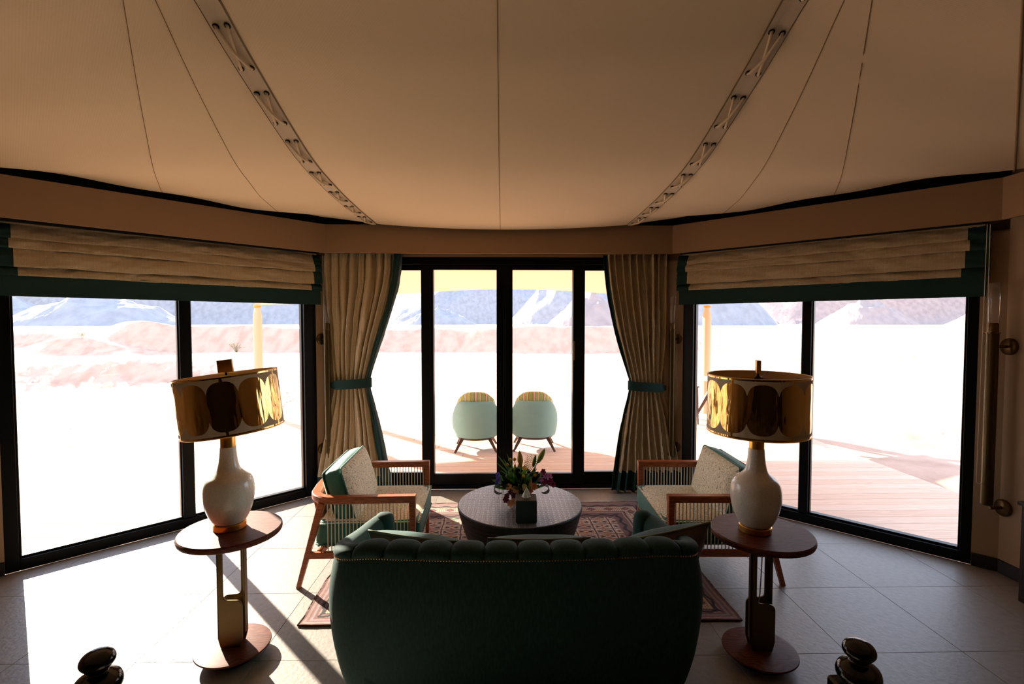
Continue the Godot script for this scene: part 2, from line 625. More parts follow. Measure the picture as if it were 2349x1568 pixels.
	M.ceramic = with_normal(mat(Color(0.90, 0.88, 0.835), 0.14), noise_tex(0.03, 256, 4, 2.0, null, FastNoiseLite.TYPE_CELLULAR, 6), 0.06)
	M.ceramic.albedo_texture = noise_tex(0.06, 256, 4, 0.0, ramp([[0.0, Color(0.90, 0.89, 0.87)], [1.0, Color(1, 1, 1)]]), FastNoiseLite.TYPE_SIMPLEX_SMOOTH, 31)
	tri_map(M.ceramic, Vector3.ONE * 6.0)
	M.ceramic.clearcoat_enabled = true
	M.ceramic.clearcoat = 0.6
	M.shade_inside = mat(Color(0.82, 0.66, 0.44), 0.9)
	M.cord = mat(Color(0.85, 0.82, 0.74), 0.8)
	M.wire = mat(Color(0.62, 0.63, 0.62), 0.5)
	M.lacquer = mat(Color(0.012, 0.014, 0.018), 0.12)
	M.leather = with_normal(mat(Color(0.075, 0.042, 0.036), 0.55), T.fine_n, 0.3)
	M.tissue = mat(Color(0.93, 0.91, 0.86), 0.95)
	M.tissue.backlight_enabled = true
	M.tissue.backlight = Color(0.4, 0.4, 0.38)
	# lamp shade print: gold leaf ogees on ivory
	var shade_c := func(x, y, gold: bool):
		var v: float = y / 255.0
		var p: float = fposmod(x / 1024.0 * 11.0, 1.0)
		var d: float = pow(absf(p - 0.5) / 0.525, 2.6) + pow(absf(v - 0.5) / 0.415, 3.4)
		var neck: bool = absf(p - 0.5) < 0.035 + 0.02 * absf(sin(v * 9.0)) and int(x / 1024.0 * 11.0) % 2 == 0
		var g: bool = d < 1.0 or v < 0.035 or v > 0.965 or neck
		if gold:
			return Color(1, 1, 1) if g else Color(0, 0, 0)
		return Color(0.83, 0.68, 0.42) if g else Color(0.76, 0.70, 0.60)
	M.shade = mat(Color.WHITE, 0.1, 1.0)
	M.shade.albedo_texture = paint(1024, 256, func(x, y): return shade_c.call(x, y, false))
	M.shade.metallic_texture = paint(1024, 256, func(x, y): return shade_c.call(x, y, true))
	M.shade.roughness_texture = paint(1024, 256, func(x, y): return Color(0.10, 0.10, 0.10) if shade_c.call(x, y, true).r > 0.5 else Color(0.9, 0.9, 0.9))
	M.shade.roughness = 1.0
	var crinkle := FastNoiseLite.new()
	crinkle.seed = 61
	crinkle.frequency = 0.016
	crinkle.fractal_octaves = 4
	var ci: Image = paint(512, 128, func(x, y):
		var a: float = absf(x - 256.0)
		var v: float = 0.5 + 0.5 * crinkle.get_noise_2d(a * 1.6, y * 0.22)
		return Color(v, v, v)).get_image().duplicate()
	ci.bump_map_to_normal_map(9.0)
	with_normal(M.shade, ImageTexture.create_from_image(ci), 0.3)
	# coffee table top: embossed key pattern
	var emb := paint(256, 256, func(x, y):
		var cx: int = int(x / 64)
		var cy: int = int(y / 64)
		var fx: float = fposmod(x, 64.0) / 64.0
		var fy: float = fposmod(y, 64.0) / 64.0
		if (cx + cy) % 2 == 1:
			var s := fx
			fx = fy
			fy = 1.0 - s
		var r: float = maxf(absf(fx - 0.5), absf(fy - 0.5))
		var line: float = smoothstep(0.03, 0.06, absf(r - 0.42)) * smoothstep(0.03, 0.06, absf(r - 0.24))
		if fx > 0.5 and absf(fy - 0.5) < 0.09:
			line = 1.0 - line * 0.4
		var v: float = 0.25 + 0.75 * line
		return Color(v, v, v))
	var ei: Image = emb.get_image().duplicate()
	ei.bump_map_to_normal_map(5.0)
	M.embossed = tri_map(with_normal(mat(Color(0.64, 0.63, 0.64), 0.34, 0.6), ImageTexture.create_from_image(ei), 1.0), Vector3.ONE * 7.5)
	M.embossed.albedo_texture = emb
	M.embossed_side = tri_map(with_normal(mat(Color(0.05, 0.05, 0.055), 0.45, 0.2), ImageTexture.create_from_image(ei), 0.6), Vector3.ONE * 7.5)
	# outside
	M.sand = tri_map(with_normal(mat(Color(0.785, 0.65, 0.565), 0.95), noise_tex(0.02, 512, 5, 5.0, null, FastNoiseLite.TYPE_SIMPLEX_SMOOTH, 41), 0.3), Vector3.ONE * 0.25, true)
	M.sand.albedo_texture = noise_tex(0.008, 512, 5, 0.0, ramp([[0.0, Color(0.86, 0.82, 0.80)], [0.5, Color(0.96, 0.95, 0.95)], [1.0, Color(1, 1, 1)]]), FastNoiseLite.TYPE_SIMPLEX_SMOOTH, 42)
	M.plain = M.sand.duplicate()
	M.plain.albedo_color = Color(0.90, 0.78, 0.69)
	M.plain.uv1_scale = Vector3.ONE * 0.02
	M.rock = tri_map(with_normal(mat(Color(0.61, 0.61, 0.62), 0.95), noise_tex(0.02, 512, 5, 6.0, null, FastNoiseLite.TYPE_SIMPLEX_SMOOTH, 51), 0.6), Vector3.ONE * 0.02, true)
	M.rock.albedo_texture = noise_tex(0.012, 512, 5, 0.0, ramp([[0.0, Color(0.84, 0.84, 0.86)], [0.6, Color(0.95, 0.95, 0.96)], [1.0, Color(1, 1, 1)]]), FastNoiseLite.TYPE_SIMPLEX_SMOOTH, 52)
	M.rock_red = M.rock.duplicate()
	M.rock_red.albedo_color = Color(0.65, 0.585, 0.56)
	M.deck_a = tri_map(mat(Color.WHITE, 0.8), Vector3(0.5, 1.5, 1.5))
	M.deck_a.albedo_texture = wood(Color(0.83, 0.76, 0.70), Color(0.87, 0.80, 0.74), Color(0.91, 0.85, 0.79), 0.85, 14, Vector3.ONE).albedo_texture
	M.deck_a.albedo_color = Color(1.0, 0.90, 0.84)
	M.deck_b = M.deck_a.duplicate()
	M.deck_b.albedo_color = Color(0.98, 0.88, 0.82)
	M.deck_c = M.deck_a.duplicate()
	M.deck_c.albedo_color = Color(1.0, 0.92, 0.87)
	M.canopy = tri_map(with_normal(mat(Color(0.82, 0.755, 0.645), 0.95), T.weave_n, 0.2), Vector3.ONE * 6.0)
	M.canopy.backlight_enabled = true
	M.canopy.backlight = Color(0.27, 0.255, 0.225)
	M.canopy_seam = mat(Color(0.85, 0.60, 0.28), 0.95)
	M.canopy_seam.backlight_enabled = true
	M.canopy_seam.backlight = Color(0.35, 0.25, 0.12)
	M.shell_green = tri_map(with_normal(mat(Color(0.50, 0.62, 0.57), 0.85), T.weave_n, 0.2), Vector3.ONE * 9.0)
	M.stripe = mat(Color.WHITE, 0.9)
	M.stripe.albedo_texture = paint(512, 8, func(x, y):
		var p: float = fposmod(x / 512.0 * 5.0, 1.0)
		if p < 0.36: return Color(0.62, 0.60, 0.30)
		if p < 0.41: return Color(0.24, 0.38, 0.36)
		if p < 0.60: return Color(0.88, 0.64, 0.50)
		if p < 0.64: return Color(0.24, 0.38, 0.36)
		if p < 0.86: return Color(0.66, 0.64, 0.34)
		if p < 0.96: return Color(0.88, 0.68, 0.52)
		return Color(0.24, 0.38, 0.36))
	M.dry_leaf = mat(Color(0.44, 0.43, 0.26), 0.9)
	M.dry_leaf.backlight_enabled = true
	M.dry_leaf.backlight = Color(0.2, 0.19, 0.10)
	# flowers
	M.leaf = mat(Color(0.13, 0.26, 0.10), 0.5)
	M.leaf.backlight_enabled = true
	M.leaf.backlight = Color(0.25, 0.4, 0.15)
	M.leaf_matt = mat(Color(0.12, 0.25, 0.13), 0.9)
	M.leaf_dark = mat(Color(0.06, 0.14, 0.09), 0.55)
	M.leaf_light = mat(Color(0.30, 0.46, 0.14), 0.6)
	M.leaf_light.backlight_enabled = true
	M.leaf_light.backlight = Color(0.3, 0.45, 0.12)
	M.bud = mat(Color(0.52, 0.56, 0.20), 0.5)
	M.bud.backlight_enabled = true
	M.bud.backlight = Color(0.35, 0.38, 0.12)
	M.bud_gold = mat(Color(0.66, 0.54, 0.18), 0.5)
	M.bud_gold.backlight_enabled = true
	M.bud_gold.backlight = Color(0.4, 0.32, 0.1)
	M.yellow = mat(Color(0.86, 0.62, 0.07), 0.8)
	M.plum = mat(Color(0.36, 0.08, 0.20), 0.6)
	M.plum.backlight_enabled = true
	M.plum.backlight = Color(0.35, 0.08, 0.2)
	M.violet = mat(Color(0.30, 0.26, 0.55), 0.6)
	M.violet.backlight_enabled = true
	M.violet.backlight = Color(0.25, 0.2, 0.5)
	M.mauve = mat(Color(0.68, 0.46, 0.62), 0.6)
	M.mauve.backlight_enabled = true
	M.mauve.backlight = Color(0.5, 0.3, 0.45)
	M.peach = mat(Color(0.86, 0.62, 0.46), 0.6)
	M.peach.backlight_enabled = true
	M.peach.backlight = Color(0.5, 0.35, 0.25)
	M.cream = mat(Color(0.90, 0.82, 0.66), 0.6)
	M.cream.backlight_enabled = true
	M.cream.backlight = Color(0.4, 0.36, 0.28)

# ------------------------------------------------------------------ the room: a bay of three glazed sides
# back side z = -4.84; left side x + z = -6.5; right side z - x = -6.45; straight walls at x = -3.40 and 3.30
const LEFT_AT := Vector3(-3.25, 0, -3.25)
const RIGHT_AT := Vector3(3.225, 0, -3.225)

func structure(n: String, label: String, category: String, at := Vector3.ZERO, turn := 0.0) -> Node3D:
	var o := Node3D.new()
	o.name = n
	o.position = at
	o.rotation.y = turn
	add_child(o)
	return tag(o, label, category, "", "structure")

func struct_mesh(n: String, st, m: Material, label: String, category: String, at := Vector3.ZERO, turn := 0.0) -> MeshInstance3D:
	var o := part(n, st, m, self)
	o.position = at
	o.rotation.y = turn
	return tag(o, label, category, "", "structure")

func room():
	# floor of square stone tiles
	var fl := structure("floor", "pale stone tile floor with thin dark joints", "floor")
	var outline := PackedVector2Array([Vector2(-3.40, 3.4), Vector2(-3.40, -3.1), Vector2(-1.66, -4.84), Vector2(1.61, -4.84), Vector2(3.30, -3.15), Vector2(3.30, 3.4)])
	var sub := mb()
	slab(sub, outline, 0.03, Transform3D(Basis(Vector3.RIGHT, PI / 2), Vector3(0, -0.019, 0)))
	part("grout_bed", sub, M.grout, fl)
	var kinds := [M.tile, M.tile_b, M.tile_c]
	var far := mb()
	var r2 := RandomNumberGenerator.new()
	r2.seed = 3
	for i in range(-6, 7):
		for j in range(-12, 5):
			var x0 := -0.031 + 0.5865 * i
			var z0 := -2.365 + 0.605 * j
			var g := 0.0010
			var sq := PackedVector2Array([Vector2(x0 + g, z0 + g), Vector2(x0 + 0.5865 - g, z0 + g), Vector2(x0 + 0.5865 - g, z0 + 0.605 - g), Vector2(x0 + g, z0 + 0.605 - g)])
			for poly in Geometry2D.intersect_polygons(sq, outline):
				if poly.size() < 3:
					continue
				var st := mb() if z0 < -1.2 else far
				var h := -0.005 + r2.randf_range(-0.0004, 0.0)
				slab(st, poly, 0.01, Transform3D(Basis(Vector3.RIGHT, PI / 2), Vector3(0, h, 0)), 0.0008)
				if z0 < -1.2:
					part("tile", st, kinds[r2.randi() % 3], fl)
	for j in range(5, 10):
		var z0 := -2.365 + 0.605 * j
		for i in range(-6, 7):
			var x0 := -0.031 + 0.5865 * i
			var sq := PackedVector2Array([Vector2(x0 + 0.0016, z0 + 0.0016), Vector2(x0 + 0.5849, z0 + 0.0016), Vector2(x0 + 0.5849, z0 + 0.6034), Vector2(x0 + 0.0016, z0 + 0.6034)])
			for poly in Geometry2D.intersect_polygons(sq, outline):
				if poly.size() >= 3:
					slab(far, poly, 0.01, Transform3D(Basis(Vector3.RIGHT, PI / 2), Vector3(0, -0.005, 0)), 0.0008)
	var o := part("tile_field", far, M.tile, fl)
	o.set_meta("kind", "stuff")

	# walls with thickness; glazed sides keep strips beside and above the openings
	var TOP := 4.3
	var TH := 0.14
	var w := mb()
	box_between(w, Vector3(-3.40 - TH, 0, -3.1), Vector3(-3.40, TOP, 3.4), 0)
	struct_mesh("wall_left", w, M.wall, "plain sand coloured side wall left of the bay", "wall")
	w = mb()
	box_between(w, Vector3(3.30, 0, -3.15), Vector3(3.30 + TH, TOP, 3.4), 0)
	struct_mesh("wall_right", w, M.wall, "plain tan side wall right of the bay behind the dark cabinet", "wall")
	w = mb()
	box_between(w, Vector3(-3.54, 0, 3.4), Vector3(3.5, TOP, 3.4 + TH), 0)
	struct_mesh("wall_rear", w, M.dark_wall, "dark brown rear wall behind the viewer", "wall")
	# local frames: x along the wall, z into the room, face at z = 0
	w = mb()
	box_between(w, Vector3(-0.30, 0, -TH), Vector3(-0.03, 2.58, 0), 0)
	box_between(w, Vector3(2.077, 0, -TH), Vector3(2.249, 2.58, 0), 0)
	box_between(w, Vector3(-0.214, 2.26, -TH), Vector3(2.249, 2.58, 0), 0)
	struct_mesh("wall_front_left", w, M.wall, "tan wall strips round the left bay window", "wall", LEFT_AT, PI / 4)
	w = mb()
	box_between(w, Vector3(-2.283, 0, -TH), Vector3(-2.094, 2.58, 0), 0)
	box_between(w, Vector3(-0.025, 0, -TH), Vector3(0.20, 2.58, 0), 0)
	box_between(w, Vector3(-2.283, 2.26, -TH), Vector3(0.106, 2.58, 0), 0)
	struct_mesh("wall_front_right", w, M.wall, "tan wall strips round the right bay window", "wall", RIGHT_AT, -PI / 4)
	w = mb()
	box_between(w, Vector3(-1.70, 0, -4.84 - TH), Vector3(-1.531, 2.58, -4.84), 0)
	box_between(w, Vector3(1.569, 0, -4.84 - TH), Vector3(1.66, 2.58, -4.84), 0)
	box_between(w, Vector3(-1.70, 2.30, -4.84 - TH), Vector3(1.66, 2.58, -4.84), 0)
	struct_mesh("wall_front", w, M.wall, "tan wall strips round the glazed sliding door", "wall")
	# dark upper walls above the valance and the outer roof
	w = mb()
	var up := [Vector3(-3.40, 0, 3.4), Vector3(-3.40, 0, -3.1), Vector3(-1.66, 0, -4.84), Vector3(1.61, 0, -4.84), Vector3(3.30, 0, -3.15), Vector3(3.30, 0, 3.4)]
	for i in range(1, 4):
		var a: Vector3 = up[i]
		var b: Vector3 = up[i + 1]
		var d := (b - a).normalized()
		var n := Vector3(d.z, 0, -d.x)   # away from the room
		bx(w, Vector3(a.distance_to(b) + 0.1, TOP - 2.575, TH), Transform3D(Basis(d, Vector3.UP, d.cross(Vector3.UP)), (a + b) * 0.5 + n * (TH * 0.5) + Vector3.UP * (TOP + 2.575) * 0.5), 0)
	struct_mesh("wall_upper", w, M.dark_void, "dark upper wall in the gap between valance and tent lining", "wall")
	w = mb()
	box_between(w, Vector3(-3.7, TOP, -5.1), Vector3(3.7, TOP + 0.15, 3.6), 0)
	struct_mesh("roof", w, M.dark_void, "dark outer roof over the tent lining", "roof")

	# boxed valance that runs above windows and door
	var path := [[Vector3(-3.21, 0, 0.5), Vector3(-3.21, 0, -3.015)], [Vector3(-3.21, 0, -3.015), Vector3(-1.655, 0, -4.64)], [Vector3(-1.655, 0, -4.64), Vector3(1.608, 0, -4.64)], [Vector3(1.608, 0, -4.64), Vector3(3.17, 0, -3.08)], [Vector3(3.17, 0, -3.08), Vector3(3.17, 0, 0.5)]]
	var words := ["left end", "left", "middle", "right", "right end"]
	for i in 5:
		var a: Vector3 = path[i][0]
		var b: Vector3 = path[i][1]
		var d := (b - a).normalized()
		var n := Vector3(d.z, 0, -d.x)
		var st := mb()
		# board with mitred ends
		var x := Transform3D(Basis(d, Vector3.UP, -n), (a + b) * 0.5)
		var L := a.distance_to(b) * 0.5
		var t := 0.025
		var m0 := 0.414 * t if i > 0 else 0.0
		var m1 := 0.414 * t if i < 4 else 0.0
		var poly := PackedVector2Array([Vector2(-L, 0), Vector2(L, 0), Vector2(L + m1, t), Vector2(-L - m0, t)])
		slab(st, poly, 0.265, x * Transform3D(Basis(Vector3.RIGHT, -PI / 2) , Vector3(0, 2.442, 0)), 0.0015)
		struct_mesh("trim_%d" % (i + 1), st, M.valance, "tan fabric covered valance board, %s stretch of the run above the glazing" % words[i], "valance")
	# skirting
	var bb := mb()
	box_between(bb, Vector3(-0.025, 0, 0), Vector3(0.106, 0.088, 0.014))
	struct_mesh("baseboard_front_right", bb, M.base_board, "short dark skirting beside the right window", "skirting", RIGHT_AT, -PI / 4)
	bb = mb()
	box_between(bb, Vector3(3.286, 0, -3.14), Vector3(3.30, 0.088, 3.3))
	struct_mesh("baseboard_right", bb, M.base_board, "dark skirting along the right side wall", "skirting")
	bb = mb()
	box_between(bb, Vector3(-0.214, 0, 0), Vector3(-0.03, 0.088, 0.014))
	struct_mesh("baseboard_front_left", bb, M.base_board, "short dark skirting beside the left window", "skirting", LEFT_AT, PI / 4)
	bb = mb()
	box_between(bb, Vector3(-3.40, 0, -3.09), Vector3(-3.386, 0.088, 3.3))
	struct_mesh("baseboard_left", bb, M.base_board, "dark skirting along the left side wall", "skirting")

# frame with stepped profile: outer box and a glazing bead
func frame_bar(st: SurfaceTool, a: Vector3, b: Vector3, step_x := Vector2.ZERO):
	box_between(st, a, b, 0.002)

func windows():
	for side in 2:
		var left := side == 0
		var o := structure("window_%d" % (side + 1), "tall black framed two pane window left of the door" if left else "tall black framed two pane window right of the door", "window", LEFT_AT if left else RIGHT_AT, PI / 4 if left else -PI / 4)
		var xs := [-0.03, 0.04, 0.975, 1.055, 1.964, 2.077] if left else [-2.094, -1.995, -1.079, -1.013, -0.083, -0.025]
		var f := mb()
		box_between(f, Vector3(xs[0], 0, -0.10), Vector3(xs[1], 2.26, 0.0))
		box_between(f, Vector3(xs[4], 0, -0.10), Vector3(xs[5], 2.26, 0.0))
		box_between(f, Vector3(xs[1], 2.18, -0.10), Vector3(xs[4], 2.26, 0.0))
		# a second step of the jambs
		box_between(f, Vector3(xs[1], 0.08, -0.085), Vector3(xs[1] + 0.012, 2.18, -0.035))
		box_between(f, Vector3(xs[4] - 0.012, 0.08, -0.085), Vector3(xs[4], 2.18, -0.035))
		part("frame", f, M.frame, o)
		f = mb()
		box_between(f, Vector3(xs[1], 0, -0.10), Vector3(xs[4], 0.075, 0.0))
		box_between(f, Vector3(xs[1], 0.075, -0.085), Vector3(xs[4], 0.09, -0.03))
		part("sill", f, M.frame, o)
		f = mb()
		box_between(f, Vector3(xs[2], 0.08, -0.095), Vector3(xs[3], 2.18, -0.004))
		box_between(f, Vector3(xs[2] - 0.01, 0.08, -0.085), Vector3(xs[2], 2.18, -0.035))
		box_between(f, Vector3(xs[3], 0.08, -0.085), Vector3(xs[3] + 0.01, 2.18, -0.035))
		part("mullion", f, M.frame, o)
		for k in 2:
			f = mb()
			var a: float = xs[1] if k == 0 else xs[3]
			var b: float = xs[2] if k == 0 else xs[4]
			flat(f)
			quad(f, Vector3(a, 0.08, -0.06), Vector3(b, 0.08, -0.06), Vector3(b, 2.18, -0.06), Vector3(a, 2.18, -0.06))
			part("pane", f, M.glass, o)
	# sliding door: four leaves
	var d := structure("door_1", "wide black framed glass sliding door of four leaves onto the deck", "door")
	var f := mb()
	box_between(f, Vector3(-1.531, 0, -4.95), Vector3(-1.45, 2.30, -4.84))
	box_between(f, Vector3(1.49, 0, -4.95), Vector3(1.569, 2.30, -4.84))
	box_between(f, Vector3(-1.45, 2.23, -4.95), Vector3(1.49, 2.30, -4.84))
	part("frame", f, M.frame, d)
	f = mb()
	box_between(f, Vector3(-1.45, 0, -4.95), Vector3(1.49, 0.035, -4.84))
	box_between(f, Vector3(-1.45, 0.035, -4.90), Vector3(1.49, 0.05, -4.888))
	part("threshold", f, M.frame, d)
	f = mb()
	box_between(f, Vector3(0.006, 0.05, -4.853), Vector3(0.035, 2.23, -4.846))
	part("meeting_strip", f, M.frame, d)
	# leaf: left edge, right edge, plane; inner edges measured on the photograph
	var leaves := [[-1.45, -0.682, -4.925, 0.08, 0.118], [-0.802, 0.0205, -4.875, 0.12, 0.0795], [0.0205, 0.817, -4.875, 0.079, 0.117], [0.70, 1.49, -4.925, 0.117, 0.08]]
	for k in 4:
		var L: Array = leaves[k]
		f = mb()
		var z0: float = L[2] - 0.022
		var z1: float = L[2] + 0.022
		box_between(f, Vector3(L[0], 0.04, z0), Vector3(L[0] + L[3], 2.240, z1))
		box_between(f, Vector3(L[1] - L[4], 0.04, z0), Vector3(L[1], 2.240, z1))
		box_between(f, Vector3(L[0] + L[3], 2.178, z0), Vector3(L[1] - L[4], 2.240, z1))
		box_between(f, Vector3(L[0] + L[3], 0.04, z0), Vector3(L[1] - L[4], 0.150, z1))
		var leaf := part("door_leaf", f, M.frame, d)
		f = mb()
		flat(f)
		quad(f, Vector3(L[0] + L[3], 0.15, L[2]), Vector3(L[1] - L[4], 0.15, L[2]), Vector3(L[1] - L[4], 2.178, L[2]), Vector3(L[0] + L[3], 2.178, L[2]))
		part("pane", f, M.glass, leaf)
		if k == 2:
			f = mb()
			bx(f, Vector3(0.012, 0.19, 0.008), Transform3D(Basis(), Vector3(0.712, 1.38, z1 + 0.004)))
			part("latch_plate", f, M.dark_bronze, leaf)

# ------------------------------------------------------------------ tent lining
const SEAM_X := 1.20
var ridge := [Vector2(-4.62, 2.565), Vector2(-4.0, 2.575), Vector2(-3.5, 2.60), Vector2(-3.0, 2.665), Vector2(-2.3, 2.885), Vector2(-2.05, 2.985), Vector2(-1.0, 3.34), Vector2(0.0, 3.60), Vector2(1.5, 3.75), Vector2(3.4, 3.60)]

func seam_h(z: float) -> float:
	return lookup(ridge, z)

func lining(x: float, z: float) -> float:
	var s0 := seam_h(z)
	var ax := absf(x)
	if ax <= SEAM_X:
		var c := 1.0 - pow(ax / SEAM_X, 2.0)
		var sag := 0.05 + 0.03 * clampf((z + 4.6) / 2.0, 0, 1)
		return s0 - sag * c
	var xe := edge_x(z, x < 0)
	var t := clampf((ax - SEAM_X) / maxf(0.02, xe - SEAM_X), 0, 1)
	var e := 2.615 + 0.012 * sin(z * 5.3 + 1.0) + 0.008 * sin(z * 11.0) + 0.02 * clampf((z + 2.9) / 0.6, 0.0, 1.0)
	return lerpf(s0, e, pow(t, 0.85)) - 0.05 * sin(PI * t) * clampf((z + 4.5) / 1.0, 0, 1)

func edge_x(z: float, left: bool) -> float:
	var lim := 3.25 if left else 3.22
	return minf(lim, (6.225 + z) if left else (6.175 + z))

func lining_p(x: float, z: float, down := 0.0) -> Vector3:
	return Vector3(x, lining(x, z) - down, z)

func tent_ceiling():
	var c := structure("ceiling", "beige canvas tent lining that sags between two laced seams", "ceiling")
	var Z0 := -4.56
	var Z1 := 3.38
	var zz := func(v: float): return Z0 + (Z1 - Z0) * pow(v, 1.35)
	var st := mb()
	sheet(st, 40, 90, 0.0, func(u, v):
		var z: float = zz.call(v)
		var p := lining_p(lerpf(-SEAM_X, SEAM_X, u), z)
		if v == 0.0: p.z -= 0.0
		return p)
	part("canvas_panel", st, M.canvas, c)
	for left in [true, false]:
		st = mb()
		sheet(st, 44, 110, 0.0, func(u, v):
			var z: float = zz.call(v)
			var uu: float = 1.0 - u if left else u
			var x: float = lerpf(SEAM_X, edge_x(z, left), uu)
			var p := lining_p(-x if left else x, z)
			# strained wrinkles near the corner post
			if not left:
				var w: float = exp(-pow((x - 3.02) / 0.16, 2.0) - pow((z + 2.35) / 0.16, 2.0))
				p.y += 0.02 * w * sin((z + x * 0.6) * 60.0)
				w = exp(-pow((x - 1.62) / 0.05, 2.0) - pow((z + 2.25) / 0.16, 2.0))
				p.y += 0.008 * w * sin((z * 0.3 + x) * 70.0)
			return p)
		part("canvas_panel", st, M.canvas, c)
		var sx := -1.0 if left else 1.0
		# overlapping band under the seam, with the lacing
		st = mb()
		sheet(st, 6, 110, 0.0, func(u, v):
			var z: float = zz.call(v)
			var x: float = SEAM_X + lerpf(-0.045, 0.045, u)
			return lining_p(sx * x if not left else -(SEAM_X + lerpf(0.045, -0.045, u)), z, 0.006 + 0.004 * sin(PI * u)))
		part("lacing_band", st, M.band, c)
		# thin sewn seams that run from the eave towards the apex
		for s in [[-1.90, -4.30, -1.62, -3.077], [-2.50, -3.70, -2.10, -3.03], [-3.19, -3.03, -1.62, -1.53]]:
			if left and s[0] < -3.0:
				continue
			var a := Vector2(-s[0] if not left else s[0], s[1])
			var b := Vector2(-s[2] if not left else s[2], s[3])
			var pts := []
			for k in 50:
				var q := a.lerp(b, k / 49.0 * 4.2)
				if absf(q.x) < SEAM_X + 0.06:
					break
				var thin := 0.001
				pts.append(lining_p(q.x, q.y, thin))
			st = mb()
			tube(st, pts, 0.0018 if s[0] > -3.0 else 0.006, 5)
			part("sewn_seam", st, M.seam, c)
		for off in [-0.05, 0.05]:
			var pts := []
			for k in 60:
				var z: float = zz.call(k / 59.0 * 0.92)
				pts.append(lining_p(sx * (SEAM_X + off), z, 0.002))
			st = mb()
			tube(st, pts, 0.0018, 5)
			part("sewn_seam", st, M.seam, c)
		# eyelets in pairs and rope crosses between them
		var eye := mb()
		var ring := []
		for k in 14:
			ring.append(Vector3(cos(TAU * k / 14), 0, sin(TAU * k / 14)) * 0.0108)
		tube(eye, ring, 0.0035, 6, true)
		var eye_mesh := fin(eye)
		var z := -4.44
		for k in 11:
			var L := 0.20
			var xa := SEAM_X - 0.024
			var xb := SEAM_X + 0.024
			var corners := []
			for q in [[xa, z], [xb, z], [xa, z + L], [xb, z + L]]:
				var p := lining_p(sx * q[0], q[1], 0.012)
				corners.append(p)
				var slope := lining_p(sx * q[0], q[1] + 0.05, 0.012) - p
				var e := part("eyelet", eye_mesh, M.eyelet, c)
				e.position = p
				e.rotation.x = -atan2(slope.y, slope.z)
			var rope := mb()
			for pair in [[0, 3], [1, 2]]:
				var a: Vector3 = corners[pair[0]]
				var b: Vector3 = corners[pair[1]]
				var mid := (a + b) * 0.5 + Vector3.DOWN * (0.022 if pair[0] == 0 else 0.013)
				var pts := [a + Vector3.UP * 0.015, a + Vector3.DOWN * 0.004, a.lerp(mid, 0.5) + Vector3.DOWN * 0.004, mid, b.lerp(mid, 0.5) + Vector3.DOWN * 0.004, b + Vector3.DOWN * 0.004, b + Vector3.UP * 0.015]
				pts = spline(pts, 14)
				tube(rope, pts, 0.0070, 7)
				# twist of the strands
				for ply in 3:
					var tw := []
					for i in pts.size():
						var a2 := i * 1.1 + TAU * ply / 3.0
						tw.append(pts[i] + Vector3(cos(a2), sin(a2), 0) * 0.0046)
					tube(rope, tw, 0.0034, 5)
			part("rope_lacing", rope, M.rope, c)
			z += 0.345
	# centre seam
	var pts := []
	for k in 60:
		pts.append(lining_p(-0.02, zz.call(k / 59.0 * 0.92), 0.001))
	st = mb()
	tube(st, pts, 0.0018, 5)
	part("sewn_seam", st, M.seam, c)

# ------------------------------------------------------------------ outside
func crest(x: float) -> Vector3:
	# distance of the dune crest, its height over the ground, length of its shaded face
	var zc := -37.0 + 0.9 * sin(x * 0.16) + 0.5 * sin(x * 0.41 + 1.0)
	var h := 1.78 + 0.12 * sin(x * 0.23 + 0.5) + 0.05 * sin(x * 0.9)
	if x > 9.0:
		h *= clampf(1.0 - (x - 9.0) / 10.0, 0.0, 1.0)
	if x < -24.0:
		zc -= (smoothstep(-24.0, -40.0, x)) * 7.0
		h *= 1.0 - 0.28 * smoothstep(-25.0, -31.0, x) + 0.10 * smoothstep(-33.0, -40.0, x)
	return Vector3(zc, h, 1.9)

var sand_noise: FastNoiseLite

func ground_h(x: float, z: float) -> float:
	var b := -0.42
	var far_out := maxf(absf(x) - 4.6, -z - 9.8)
	var k := clampf(far_out / 2.5, 0.0, 1.0)
	b += 0.10 * k * sand_noise.get_noise_2d(x * 0.9, z * 0.9) + 0.045 * k * sand_noise.get_noise_2d(x * 5.0, z * 5.0)
	# long dune ridge
	var c := crest(x)
	var d := z - c.x
	if d > 0.0:
		var t := clampf(1.0 - d / c.z, 0.0, 1.0)
		b += c.y * pow(t, 0.95)
	else:
		b += c.y * (0.55 + 0.45 * exp(d / 6.0))
	# nearer mounds, left
	b += mound(x, z, Vector2(-15.5, -19.5), 6.5, 1.9, 0.60, 1.25)
	b -= 0.55 * exp(-pow((x + 14.5) / 6.5, 2.0) * 1.6) * exp(-pow((z + 17.0) / 2.6, 2.0)) * smoothstep(-20.0, -18.6, z)
	b += mound(x, z, Vector2(-12.5, -14.6), 4.0, 1.2, 0.28, 0.9)
	b += mound(x, z, Vector2(-29.0, -33.5), 4.5, 1.6, 1.2, 1.7)
	# low swells, right
	b += mound(x, z, Vector2(22.0, -27.0), 4.0, 1.6, 0.45, 0.9)
	b += mound(x, z, Vector2(13.0, -27.0), 4.0, 2.0, 0.5, 0.9)
	b += mound(x, z, Vector2(6.6, -8.0), 2.2, 0.9, 0.30, 0.5)
	b += mound(x, z, Vector2(7.5, -6.2), 2.6, 0.7, 0.22, 0.45)
	# trodden, rippled ground on the left
	var f := smoothstep(-5.5, -7.0, x) * smoothstep(-26.0, -18.0, z)
	b += f * 0.15 * sand_noise.get_noise_2d(x * 14.0 + 40.0, z * 22.0)
	return b

